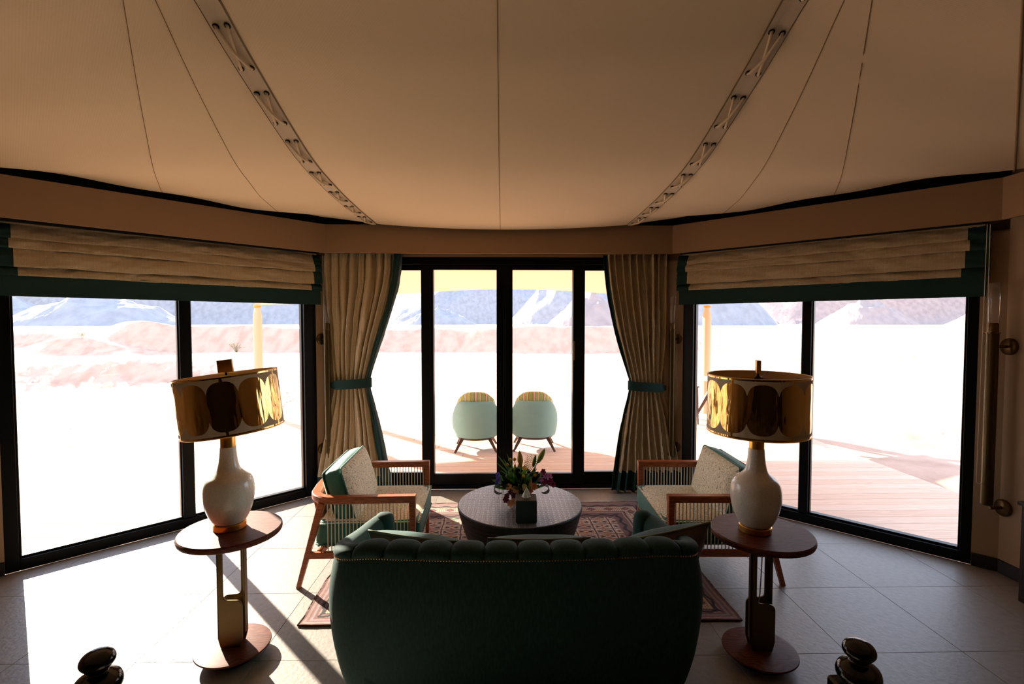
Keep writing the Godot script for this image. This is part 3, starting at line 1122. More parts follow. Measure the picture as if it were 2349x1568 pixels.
func mound(x: float, z: float, c: Vector2, rx: float, face: float, h: float, _b: float) -> float:
	var u := (x - c.x) / rx
	if absf(u) > 1.8:
		return 0.0
	var prof := exp(-u * u * 1.6)
	var zc := c.y - 0.5 * u * u
	var d := z - zc
	if d > 0.0:
		return h * prof * pow(clampf(1.0 - d / face, 0.0, 1.0), 1.2)
	return h * prof * exp(d / 5.0)

func outside():
	sand_noise = FastNoiseLite.new()
	sand_noise.seed = 11
	sand_noise.frequency = 0.12
	sand_noise.fractal_octaves = 3
	# near sand as a real height field (finer close by)
	var st := mb()
	var xs := []
	var x := -75.0
	while x < 60.0:
		xs.append(x)
		x += 0.22 if absf(x) < 20 else 0.6
	xs.append(60.0)
	var zs := []
	var z := 2.0
	while z > -62.0:
		zs.append(z)
		z -= 0.24 if z > -42 else 0.8
	zs.append(-62.0)
	var nx := xs.size()
	var nz := zs.size()
	st.set_smooth_group(0)
	var verts := PackedVector3Array()
	for j in nz:
		for i in nx:
			verts.append(Vector3(xs[i], ground_h(xs[i], zs[j]), zs[j]))
	var idx := PackedInt32Array()
	for j in nz - 1:
		for i in nx - 1:
			# leave out what lies under the house and the deck
			if absf(xs[i]) < 4.0 and zs[j] > -9.0:
				continue
			var a := j * nx + i
			idx.append_array([a, a + nx, a + 1, a + 1, a + nx, a + nx + 1])
	var norm := PackedVector3Array()
	for j in nz:
		for i in nx:
			var l := verts[j * nx + maxi(i - 1, 0)]
			var r := verts[j * nx + mini(i + 1, nx - 1)]
			var f := verts[mini(j + 1, nz - 1) * nx + i]
			var b := verts[maxi(j - 1, 0) * nx + i]
			norm.append((r - l).cross(f - b).normalized())
	var arr := []
	arr.resize(Mesh.ARRAY_MAX)
	arr[Mesh.ARRAY_VERTEX] = verts
	arr[Mesh.ARRAY_NORMAL] = norm
	arr[Mesh.ARRAY_INDEX] = idx
	var am := ArrayMesh.new()
	am.add_surface_from_arrays(Mesh.PRIMITIVE_TRIANGLES, arr)
	struct_mesh("ground", am, M.sand, "bright rippled desert sand with a long shaded dune ridge", "sand")
	# far plain
	st = mb()
	sheet(st, 60, 60, 0.0, func(u, v):
		var zz: float = lerpf(-60.0, -1500.0, pow(v, 2.0))
		var xx: float = lerpf(-1.35, 1.35, u) * (-zz + 60.0)
		return Vector3(xx, lerpf(-0.75, 0.45 + 0.25 * sin(xx * 0.021 + zz * 0.01), smoothstep(0.0, 0.16, v)), zz))
	struct_mesh("ground_plain", st, M.plain, "pale flat desert plain reaching to the foot of the mountains", "plain")
	mountains()
	deck()
	canopy()
	outdoor_seats()
	dining()
	var spots := [[-5.35, -11.6, 0.52, "wispy pale shrub at the left edge of the deck"], [-29.6, -35.0, 0.8, "small dry tuft low on the shaded dune face seen in the left window"], [-18.6, -34.6, 0.7, "flat dry shrub on the dune beside the left window post"], [39.0, -61.0, 1.2, "olive desert bush on the plain seen in the right window"]]
	for s in spots:
		shrub(Vector3(s[0], ground_h(s[0], maxf(s[1], -61.0)) - 0.03, s[1]), s[2], s[3])

func shrub(at: Vector3, size: float, label: String):
	var o := thing("desert_shrub", label, "shrub", at, 0.0, "desert shrubs")
	var r := RandomNumberGenerator.new()
	r.seed = int(at.x * 100.0) + 5000
	var st := mb()
	var lf := mb()
	for k in 34:
		var a := r.randf() * TAU
		var lean := r.randf_range(0.15, 0.95)
		var tip := Vector3(cos(a) * lean, r.randf_range(0.5, 1.0), sin(a) * lean) * size
		var mid := tip * 0.55 + Vector3(0, 0.12 * size, 0)
		tube(st, [Vector3.ZERO, mid, tip], [0.006 * size + 0.002, 0.004 * size + 0.001, 0.002], 4)
		for q in 7:
			var p := mid.lerp(tip, q / 6.0)
			var d := Vector3(r.randf_range(-1, 1), r.randf_range(-0.2, 1), r.randf_range(-1, 1)).normalized() * 0.10 * size
			var n := d.cross(Vector3(r.randf_range(-1, 1), 1, r.randf_range(-1, 1))).normalized() * 0.018 * size
			tri(lf, p - n, p + n, p + d)
			tri(lf, p - n, p + d, p + n)
	part("stems", st, M.dry_leaf, o)
	var f := part("foliage", lf, M.dry_leaf, o)
	f.set_meta("kind", "stuff")

func mountains():
	# name, label, centre, half size, height, roughness, seed, material
	var list := [
		["rock_mountain", "long hazy blue grey mountain filling the left window above the dunes", Vector3(-700, 0, -690), Vector3(520, 0, 120), 250.0, 1, M.rock],
		["rock_mountain", "smooth rounded grey rock hill in front of the long mountain in the left window", Vector3(-212, 0, -262), Vector3(46, 0, 30), 22.0, 2, M.rock],
		["rock_mountain", "pale slanting ridge at the far left of the left window", Vector3(-390, 0, -330), Vector3(100, 0, 40), 46.0, 3, M.rock],
		["rock_mountain", "distant pale blue mountain behind the middle of the sliding door", Vector3(-20, 0, -900), Vector3(210, 0, 90), 105.0, 4, M.rock],
		["rock_mountain", "low dark hill at the foot of the mountain behind the door", Vector3(-56, 0, -430), Vector3(36, 0, 20), 17.0, 5, M.rock],
		["rock_mountain", "steep craggy mountain behind the right leaf of the sliding door", Vector3(94, 0, -560), Vector3(90, 0, 60), 90.0, 6, M.rock],
		["rock_mountain", "reddish rounded rock dome beside the right curtain", Vector3(46, 0, -255), Vector3(24, 0, 18), 21.0, 7, M.rock_red],
		["rock_mountain", "broad cliff behind the wooden post in the right window", Vector3(128, 0, -310), Vector3(44, 0, 30), 44.0, 8, M.rock],
		["rock_mountain", "long sunlit rocky range in the right half of the right window", Vector3(640, 0, -700), Vector3(330, 0, 120), 230.0, 9, M.rock_red],
		["rock_mountain", "small pointed rock at the foot of the range in the right window", Vector3(300, 0, -400), Vector3(40, 0, 26), 24.0, 10, M.rock_red],
		["rock_mountain", "low twin boulder hill at the far right of the right window", Vector3(402, 0, -395), Vector3(36, 0, 24), 17.0, 13, M.rock_red]]
	for m in list:
		var n := FastNoiseLite.new()
		n.seed = m[5]
		n.noise_type = FastNoiseLite.TYPE_SIMPLEX_SMOOTH
		n.fractal_type = FastNoiseLite.FRACTAL_RIDGED
		n.frequency = 1.1
		n.fractal_octaves = 5
		var c: Vector3 = m[2]
		var s: Vector3 = m[3]
		var h: float = m[4]
		var st := mb()
		var fx := s.x / s.z
		sheet(st, 90, 44, 0.0, func(u, v):
			var px: float = (u * 2.0 - 1.0) * 1.25
			var pz: float = (1.0 - v * 2.0) * 1.25
			var r: float = sqrt(pow(absf(px), 2.4) + pow(absf(pz), 2.4))
			var e: float = clampf(1.0 - r, 0.0, 1.0)
			var k: float = n.get_noise_2d(px * fx * 0.8, pz * 0.8)
			var body: float = pow(e, 0.92) * (0.86 + 0.24 * k)
			return c + Vector3(px * s.x, body * h - 0.8, pz * s.z))
		var o := part(numbered(m[0]), st, m[6], self)
		tag(o, m[1], "mountain", "rocks and mountains beyond the plain")

func deck():
	var o := structure("deck", "pale timber deck of long boards outside the glazing", "deck")
	var r := RandomNumberGenerator.new()
	r.seed = 9
	var kinds := [M.deck_a, M.deck_b, M.deck_c]
	# ground-plan of the house, to keep boards outside it
	var house := PackedVector2Array([Vector2(-3.54, 4), Vector2(-3.54, -3.16), Vector2(-1.72, -4.98), Vector2(1.67, -4.98), Vector2(3.44, -3.21), Vector2(3.44, 4)])
	var z := -2.3
	while z > -9.55:
		var cut := r.randf_range(-2.0, 2.0)
		for seg in [[-4.65, cut - 0.002], [cut + 0.002, 4.58]]:
			var sq := PackedVector2Array([Vector2(seg[0], z - 0.141), Vector2(seg[1], z - 0.141), Vector2(seg[1], z), Vector2(seg[0], z)])
			for poly in Geometry2D.clip_polygons(sq, house):
				var st := mb()
				slab(st, poly, 0.03, Transform3D(Basis(Vector3.RIGHT, PI / 2), Vector3(0, -0.065 + r.randf_range(-0.0015, 0.0), 0)), 0.003)
				part("deck_board", st, kinds[r.randi() % 3], o)
		z -= 0.146
	var st := mb()
	for xx in [-4.6, -3.0, -1.5, 0.0, 1.5, 3.0, 4.53]:
		box_between(st, Vector3(xx - 0.03, -0.38, -9.5), Vector3(xx + 0.03, -0.082, -5.2), 0)
	box_between(st, Vector3(-4.64, -0.5, -9.5), Vector3(4.57, -0.082, -9.46), 0)
	box_between(st, Vector3(-4.64, -0.5, -9.46), Vector3(-4.60, -0.082, -2.3), 0)
	box_between(st, Vector3(4.53, -0.5, -9.46), Vector3(4.57, -0.082, -2.3), 0)
	part("joists", st, M.deck_b, o)

func canopy():
	# tented awning between the house and the posts
	var front := func(u: float) -> Vector3:
		# from the left post to the right post; the hem hangs in a shallow scallop
		var xx := lerpf(-3.62, 3.95, u)
		return Vector3(xx, 2.03 + 0.32 * pow(sin(PI * u), 0.9), -9.72 - 0.35 * sin(PI * u))
	# the cloth spreads beyond the posts at its flanks
	var flank := [Vector2(0, 0.0), Vector2(0.18, 0.75), Vector2(0.4, 1.0), Vector2(0.7, 0.75), Vector2(1, 0.0)]
	var awning_p := func(u: float, v: float) -> Vector3:
		var a: Vector3 = front.call(u)
		var b := Vector3(lerpf(-3.6, 3.7, u), 3.25, -5.08)
		var p := a.lerp(b, v)
		p.y -= 0.14 * sin(PI * v)
		p.x += (2.0 * u - 1.0) * lookup(flank, v) * 0.35
		return p
	var o := thing("awning", "yellow cream canvas awning over the deck outside the sliding door", "awning")
	var st := mb()
	sheet(st, 40, 24, 0.0, func(u, v):
		return awning_p.call(u, v))
	part("canvas", st, M.canopy, o)
	for u in [0.06, 0.48, 0.94]:
		var pts := []
		for k in 20:
			var v := k / 19.0
			var p: Vector3 = awning_p.call(u + 0.01 * v, v)
			p.y -= 0.008
			pts.append(p)
		st = mb()
		tube(st, pts, 0.017, 6)
		part("seam_rib", st, M.canopy_seam, o)
	var tips := [[Vector3(-4.62, -0.05, -9.35), "turned pale wooden awning post seen in the left window"], [Vector3(-3.62, -0.05, -9.42), "pale wooden awning post standing behind the left curtain"], [Vector3(3.86, -0.05, -9.2), "turned pale wooden awning post seen in the right window"]]
	for t in tips:
		var p := thing("awning_post", t[1], "post", t[0], 0.0, "awning posts")
		st = mb()
		lathe(st, [Vector2(0, 0), Vector2(0.088, 0.0), Vector2(0.088, 0.03), Vector2(0.080, 0.05), Vector2(0.078, 1.78), Vector2(0.075, 1.86), Vector2(0.058, 1.93), Vector2(0.050, 1.98), Vector2(0.056, 2.0), Vector2(0.0, 2.0)], 24)
		part("shaft", st, M.post_plain, p)
		st = mb()
		lathe(st, [Vector2(0.05, 2.0), Vector2(0.066, 2.01), Vector2(0.062, 2.035), Vector2(0.0, 2.045)], 20)
		part("cap", st, M.canopy_seam, p)
	# tie flap from the awning to the left post
	var f := thing("awning_flap", "narrow orange canvas flap tied to the top of the left post", "canvas flap")
	st = mb()
	sheet(st, 10, 6, 0.0, func(u, v):
		var a := Vector3(-4.70, 2.0, -9.35).lerp(Vector3(-3.64, 2.04, -9.7), u)
		var b := Vector3(-4.55, 2.05, -9.25).lerp(Vector3(-3.55, 2.30, -9.1), u)
		return a.lerp(b, v))
	part("canvas", st, M.canopy, f)

func outdoor_seats():
	var data := [[Vector3(-0.36, -0.05, -6.66), "pale green tub armchair on the deck left of the door stile, striped inside back"], [Vector3(0.43, -0.05, -6.70), "pale green tub armchair on the deck right of the door stile, striped inside back"]]
	var first: Node3D = null
	for d in data:
		if first != null:
			var c := first.duplicate()
			c.name = numbered("tub_armchair")
			add_child(c)
			c.position = d[0]
			c.rotation.y = -0.04
			tag(c, d[1], "armchair", "tub armchairs on the deck")
			continue
		var o := thing("tub_armchair", d[1], "armchair", d[0], 0.03, "tub armchairs on the deck")
		first = o
		# back towards +z (the house)
		var st := mb()
		sheet(st, 40, 18, 0.0, func(u, v):
			var a: float = lerpf(-2.35, 2.35, u)
			var top: float = lerpf(0.66, 0.50, smoothstep(0.75, 1.5, absf(a)))
			var w: float = v
			var r: float = 0.0
			var y: float = 0.0
			if w < 0.6:
				var t: float = w / 0.6
				y = lerpf(0.19, top, t)
				r = 0.305 - 0.022 * pow(1.0 - t, 2.0) + 0.012 * sin(PI * t)
			elif w < 0.75:
				var t: float = (w - 0.6) / 0.15
				y = top + 0.02 * sin(PI * t)
				r = lerpf(0.305, 0.235, t)
			else:
				var t: float = (w - 0.75) / 0.25
				y = lerpf(top, 0.36, t)
				r = 0.235
			return Vector3(sin(a) * r * 1.04, y, cos(a) * r))
		part("shell", st, M.shell_green, o)
		st = mb()
		sheet(st, 36, 16, 0.0, func(u, v):
			var a: float = lerpf(-1.45, 1.45, u)
			var top: float = 0.775 - 0.17 * pow(absf(a) / 1.45, 2.6)
			var r: float = 0.0
			var y: float = 0.0
			if v < 0.5:
				y = lerpf(0.42, top, v / 0.5)
				r = 0.255
			elif v < 0.65:
				var t: float = (v - 0.5) / 0.15
				y = top + 0.025 * sin(PI * t)
				r = lerpf(0.262, 0.17, t)
			else:
				y = lerpf(top, 0.40, (v - 0.65) / 0.35)
				r = 0.16
			return Vector3(sin(a) * r, y, cos(a) * r))
		part("inside_back", st, M.stripe, o)
		st = mb()
		rbox(st, Vector3(0.46, 0.14, 0.48), 0.05, Transform3D(Basis(), Vector3(0, 0.40, -0.06)), Vector3(0, 0.02, 0), 8)
		part("seat_cushion", st, M.shell_green, o)
		st = mb()
		lathe(st, [Vector2(0.0, 0.155), Vector2(0.25, 0.155), Vector2(0.262, 0.165), Vector2(0.262, 0.185), Vector2(0.25, 0.195), Vector2(0, 0.195)], 32)
		part("base_ring", st, M.walnut, o)
		for s in [[-1, 1], [1, 1], [-1, -1], [1, -1]]:
			st = mb()
			taper(st, Vector3(s[0] * 0.275, 0.0, s[1] * 0.255), Vector3(s[0] * 0.185, 0.165, s[1] * 0.18), Vector2(0.026, 0.022), Vector2(0.048, 0.04))
			part("leg", st, M.walnut, o)

func dining():
	var o := thing("dining_table", "dark legged outdoor dining table on the deck beside the right post", "table", Vector3(4.02, -0.05, -8.35))
	var st := mb()
	bx(st, Vector3(1.10, 0.035, 0.8), Transform3D(Basis(), Vector3(0.0, 0.735, 0)), 0.006)
	part("table_top", st, M.post_wood, o)
	st = mb()
	bx(st, Vector3(0.12, 0.06, 0.5), Transform3D(Basis(), Vector3(-0.33, 0.685, 0)))
	part("apron", st, M.walnut, o)
	for s in [-1.0, 1.0]:
		st = mb()
		taper(st, Vector3(-0.60, 0, 0.30 * s), Vector3(-0.30, 0.66, 0.16 * s), Vector2(0.045, 0.045), Vector2(0.06, 0.06))
		part("leg", st, M.walnut, o)
		st = mb()
		taper(st, Vector3(0.50, 0, 0.30 * s), Vector3(0.25, 0.66, 0.16 * s), Vector2(0.045, 0.045), Vector2(0.06, 0.06))
		part("leg", st, M.walnut, o)
	var labels := ["dark wooden outdoor dining chair nearest the right window frame, cut off by it", "dark wooden outdoor dining chair half hidden by the right lamp shade"]
	var at := [Vector3(3.08, -0.05, -8.38), Vector3(3.62, -0.05, -7.72)]
	for i in 2:
		var c := thing("dining_chair", labels[i], "chair", at[i], [PI / 2 + 0.1, PI - 0.5][i], "outdoor dining chairs")
		st = mb()
		bx(st, Vector3(0.44, 0.03, 0.42), Transform3D(Basis(), Vector3(0, 0.44, 0)), 0.01)
		part("seat", st, M.walnut, c)
		for s in [-1.0, 1.0]:
			st = mb()
			taper(st, Vector3(0.23 * s, 0, 0.20), Vector3(0.20 * s, 0.62, 0.19), Vector2(0.022, 0.022), Vector2(0.03, 0.03))
			part("leg", st, M.walnut, c)
			st = mb()
			taper(st, Vector3(0.23 * s, 0, -0.22), Vector3(0.20 * s, 0.78, -0.20), Vector2(0.022, 0.022), Vector2(0.03, 0.03))
			part("leg", st, M.walnut, c)
			st = mb()
			beam(st, Vector3(0.21 * s, 0.63, 0.22), Vector3(0.21 * s, 0.64, -0.21), 0.045, 0.02)
			part("armrest", st, M.walnut, c)
		st = mb()
		beam(st, Vector3(-0.21, 0.74, -0.205), Vector3(0.21, 0.74, -0.205), 0.02, 0.09)
		part("backrest", st, M.walnut, c)

# ------------------------------------------------------------------ curtains, blinds, wall lights
func curtains():
	for left in [true, false]:
		var o := thing("curtain", "beige linen curtain with teal leading edge tied back left of the sliding door" if left else "beige linen curtain with teal hem tied back right of the sliding door", "curtain", Vector3.ZERO, 0.0, "curtains at the sliding door")
		# outer edge and leading edge (x) by height, measured
		var outer := [Vector2(0.0, -1.765), Vector2(0.22, -1.755), Vector2(0.6, -1.69), Vector2(1.0, -1.625), Vector2(1.07, -1.62), Vector2(1.15, -1.625), Vector2(1.6, -1.66), Vector2(2.30, -1.685)] if left else [Vector2(0.0, 1.74), Vector2(0.22, 1.715), Vector2(0.6, 1.645), Vector2(1.0, 1.56), Vector2(1.05, 1.55), Vector2(1.15, 1.555), Vector2(1.6, 1.575), Vector2(2.30, 1.585)]
		var lead := [Vector2(0.0, -1.06), Vector2(0.22, -1.10), Vector2(0.6, -1.18), Vector2(0.98, -1.275), Vector2(1.07, -1.285), Vector2(1.16, -1.275), Vector2(1.4, -1.20), Vector2(1.7, -1.095), Vector2(2.0, -1.01), Vector2(2.30, -0.975)] if left else [Vector2(0.0, 1.075), Vector2(0.22, 1.10), Vector2(0.6, 1.16), Vector2(0.96, 1.235), Vector2(1.04, 1.245), Vector2(1.12, 1.235), Vector2(1.4, 1.15), Vector2(1.7, 1.07), Vector2(2.0, 1.015), Vector2(2.30, 0.985)]
		var n := FastNoiseLite.new()
		n.seed = 3 if left else 8
		n.frequency = 1.0
		var f := func(u: float, v: float) -> Vector3:
			var y := lerpf(0.012, 2.315, v)
			var a := lookup(outer, y)
			var b := lookup(lead, y)
			var x := lerpf(a, b, u)
			# pleats: tight at the heading and the tie, wide and soft near the floor
			var near_tie := exp(-pow((y - 1.07) / 0.22, 2.0))
			var low := smoothstep(0.95, 0.1, y)
			var wob := n.get_noise_2d(u * 3.2, y * 0.55) * 1.3
			var ph := u * 8.5 * TAU + wob * 2.2 * (1.0 - near_tie)
			var amp := lerpf(0.045, 0.058, low) * (1.0 - 0.55 * near_tie)
			amp *= 0.75 + 0.5 * n.get_noise_2d(u * 5.0 + 20.0, 3.0)
			var fold := cos(ph)
			fold = signf(fold) * pow(absf(fold), 0.7)
			var z := -4.755 + 0.045 * low + amp * fold + 0.012 * cos(ph * 2.3 + 1.0 + wob) * (1.0 - near_tie)
			z += 0.006 * n.get_noise_2d(u * 40.0, y * 9.0)
			x += 0.35 * amp * sin(ph) * (1.0 - near_tie * 0.6)
			return Vector3(x, y, minf(z, -4.668))
		var g := f if left else func(u: float, v: float) -> Vector3: return f.call(1.0 - u, v)
		var split := 0.90
		var st := mb()
		if left:
			sheet(st, 150, 90, 0.004, g, 0.0, split, 0.075, 1.0)
		else:
			sheet(st, 150, 90, 0.004, g, 0.04, 1.0, 0.085, 1.0)
		part("drape", st, M.linen, o)
		st = mb()
		if left:
			sheet(st, 24, 90, 0.004, g, split, 1.0, 0.0, 1.0)
		else:
			sheet(st, 12, 90, 0.004, g, 0.0, 0.04, 0.0, 1.0)
		part("leading_border", st, M.teal, o)
		st = mb()
		if left:
			sheet(st, 140, 8, 0.004, g, 0.0, split, 0.0, 0.075)
		else:
			sheet(st, 140, 8, 0.004, g, 0.04, 1.0, 0.0, 0.085)
		part("hem", st, M.teal, o)
		# tieback
		var y0 := 1.07 if left else 1.035
		var xa := -1.665 if left else 1.225
		var xb := -1.265 if left else 1.60
		var c := (xa + xb) * 0.5
		st = mb()
		sheet(st, 60, 6, 0.006, func(u, v):
			var a: float = -PI / 2 + (u * 2.0 - 1.0) * PI
			var up: float = lerpf(-0.045, 0.045, v)
			var sx: float = sin(a + PI / 2)
			var px: float = c + sx * (xb - xa) * 0.5
			var pz: float = -4.752 + cos(a + PI / 2) * 0.075
			var tip: float = smoothstep(0.6, 1.0, -sx if left else sx)
			return Vector3(px, y0 + up * (1.0 - 0.55 * tip) + 0.012 * sx * (1.0 if not left else -1.0) * -1.0, pz))
		part("tieback", st, M.teal, o)

func blinds():
	for left in [true, false]:
		# local frame of the glazed side: x along it, z into the room
		var at := LEFT_AT if left else RIGHT_AT
		var turn := PI / 4 if left else -PI / 4
		var o := thing("roman_blind", "folded beige roman blind with teal border over the left bay window" if left else "folded beige roman blind with teal border over the right bay window in shadow", "blind", at, turn, "roman blinds")
		var xa := -0.06 if left else -2.135
		var xb := 2.115 if left else 0.02
		var n := FastNoiseLite.new()
		n.seed = 21 if left else 33
		n.frequency = 1.0
		# top and bottom of the overlapping tiers
		var tiers := [[2.30, 2.205, 0.058, 0.0], [2.225, 2.135, 0.075, -0.012], [2.16, 2.02, 0.085, 0.008], [2.04, 1.962, 0.072, 0.026]]
		for k in 4:
			var t: Array = tiers[k]
			var f := func(u: float, v: float) -> Vector3:
				var x := lerpf(xa, xb, u)
				var y := lerpf(t[1], t[0], v)
				var z: float = t[2] - 0.045 * pow(v, 0.8) + 0.012 * sin(PI * clampf(v, 0, 1))
				if v < 0.08:
					z -= 0.008 * (1.0 - v / 0.08)
				z += 0.016 * n.get_noise_2d(x * 3.0 + y * 4.0 + k * 7.0, y * 9.0) + 0.006 * n.get_noise_2d(x * 13.0 - y * 9.0, y * 14.0 + k)
				y += (0.011 if k < 3 else 0.002) * n.get_noise_2d(x * 1.7 + k * 3.0, 5.0) * (1.0 - v)
				if k == 3:
					z = maxf(z, 0.066 - 0.05 * v)
				return Vector3(x, y, z)
			var w := (xb - xa)
			var e: float = (0.115 + t[3]) / w
			var e2: float = (0.075 + t[3]) / w
			var eL := e if left else e2 + 0.01
			var eR := e2 if left else e
			var st := mb()
			sheet(st, 110, 12, 0.006, f, eL, 1.0 - eR, 0.0, 1.0)
			part("fold", st, M.blind_cloth, o)
			st = mb()
			sheet(st, 8, 12, 0.006, f, 0.0, eL, 0.0, 1.0)
			part("side_border", st, M.teal, o)
			st = mb()
			sheet(st, 8, 12, 0.006, f, 1.0 - eR, 1.0, 0.0, 1.0)
			part("side_border", st, M.teal, o)
		var st := mb()
		sheet(st, 110, 10, 0.008, func(u, v):
			var x: float = lerpf(xa + 0.02, xb - 0.015, u)
			var y: float = lerpf(1.828, 1.975, v)
			var z: float = 0.058 + 0.006 * n.get_noise_2d(x * 2.5, y * 8.0) + 0.002 * n.get_noise_2d(x * 20.0 + y * 30.0, y * 10.0)
			if v < 0.12: z += 0.004
			return Vector3(x, y, z))
		part("hem_band", st, M.teal, o)
		st = mb()
		box_between(st, Vector3(xa + 0.03, 1.85, 0.006), Vector3(xb - 0.03, 2.31, 0.012), 0.001)
		part("lining", st, M.blind_cloth, o)
		st = mb()
		box_between(st, Vector3(xa + 0.02, 2.31, 0.004), Vector3(xb - 0.02, 2.36, 0.045))
		part("head_rail", st, M.dark_void, o)
		# bead chain loop
		var cx := 2.122 if left else 0.004
		var low := 0.56 if left else 0.62
		var cz := 0.11 if left else 0.152
		var c := thing("blind_cord", "thin pale cord loop hanging beside the left blind" if left else "thin pale cord loop hanging beside the right blind in front of the wall light", "cord", at, turn, "blind cords")
		st = mb()
		var pts := []
		for i in 25:
			var a := PI + PI * i / 24.0
			pts.append(Vector3(cx + cos(a) * 0.014, low + sin(a) * 0.02, cz + 0.01 * sin(a)))
		pts.push_front(Vector3(cx - 0.006, 2.29, cz - 0.03))
		pts.append(Vector3(cx + 0.008, 2.29, cz - 0.03))
		tube(st, pts, 0.0022, 6)
		part("loop", st, M.cord, c)

func sconces():
	# foot of the tube, turn so that the mount points to the wall (-z local)
	var list := [
		[Vector3(-1.672, 0, -4.705), PI / 4 + 0.15, "slim brass tube wall light with glass top left of the left curtain"],
		[Vector3(1.640, 0, -4.705), -PI / 4 - 0.15, "slim brass tube wall light with glass top right of the right curtain"],
		[Vector3(3.180, 0, -3.120), -PI / 2, "large brass tube wall light with glass top on the wall right of the right window"]]
	for k in 3:
		var d: Array = list[k]
		var o := thing("wall_light", d[2], "wall light", d[0], d[1], "tube wall lights")
		var base := 0.36 if k < 2 else 0.46
		var w := 0.029 if k < 2 else 0.032
		var st := mb()
		lathe(st, [Vector2(0, base), Vector2(w * 0.75, base), Vector2(w, base + 0.006), Vector2(w, 1.583), Vector2(w - 0.001, 1.586), Vector2(0.0, 1.586)], 32)
		part("tube", st, M.olive_brass, o)
		st = mb()
		lathe(st, [Vector2(0, 1.586), Vector2(w * 1.2, 1.586), Vector2(w * 1.2, 1.592), Vector2(w * 0.88, 1.594), Vector2(w * 0.88, 1.645), Vector2(w * 0.7, 1.655), Vector2(0, 1.655)], 32)
		part("collar", st, M.dark_bronze, o)
		st = mb()
		lathe(st, [Vector2(0, 1.656), Vector2(w * 0.86, 1.656), Vector2(w * 0.9, 1.658), Vector2(w * 0.9, 1.908), Vector2(w * 0.86, 1.912), Vector2(0, 1.912)], 32)
		part("glass_cylinder", st, M.clear, o)
		for y in [1.50, 0.44]:
			st = mb()
			var wall := -0.118 if k == 2 else -0.095
			tube(st, [Vector3(0, y, -0.02), Vector3(0, y, wall + 0.02)], 0.010, 10)
			lathe(st, [Vector2(0, 0), Vector2(0.054, 0), Vector2(0.054, 0.014), Vector2(0.047, 0.021), Vector2(0, 0.021)], 28, Transform3D(Basis(Vector3.RIGHT, PI / 2), Vector3(0, y, wall)))
			part("wall_bracket", st, M.dark_bronze, o)

# ------------------------------------------------------------------ seating
func sofa_path() -> Array:
	var half := [Vector3(-0.665, 0, -2.60), Vector3(-0.705, 0, -2.42), Vector3(-0.728, 0, -2.24), Vector3(-0.722, 0, -2.10), Vector3(-0.665, 0, -2.015), Vector3(-0.54, 0, -1.985), Vector3(-0.36, 0, -1.965), Vector3(-0.15, 0, -1.952)]
	var all := half.duplicate()
	all.append(Vector3(0.0625, 0, -1.948))
	for i in range(half.size() - 1, -1, -1):
		all.append(Vector3(0.125 - half[i].x, 0, half[i].z))
	return spline(all, 240)

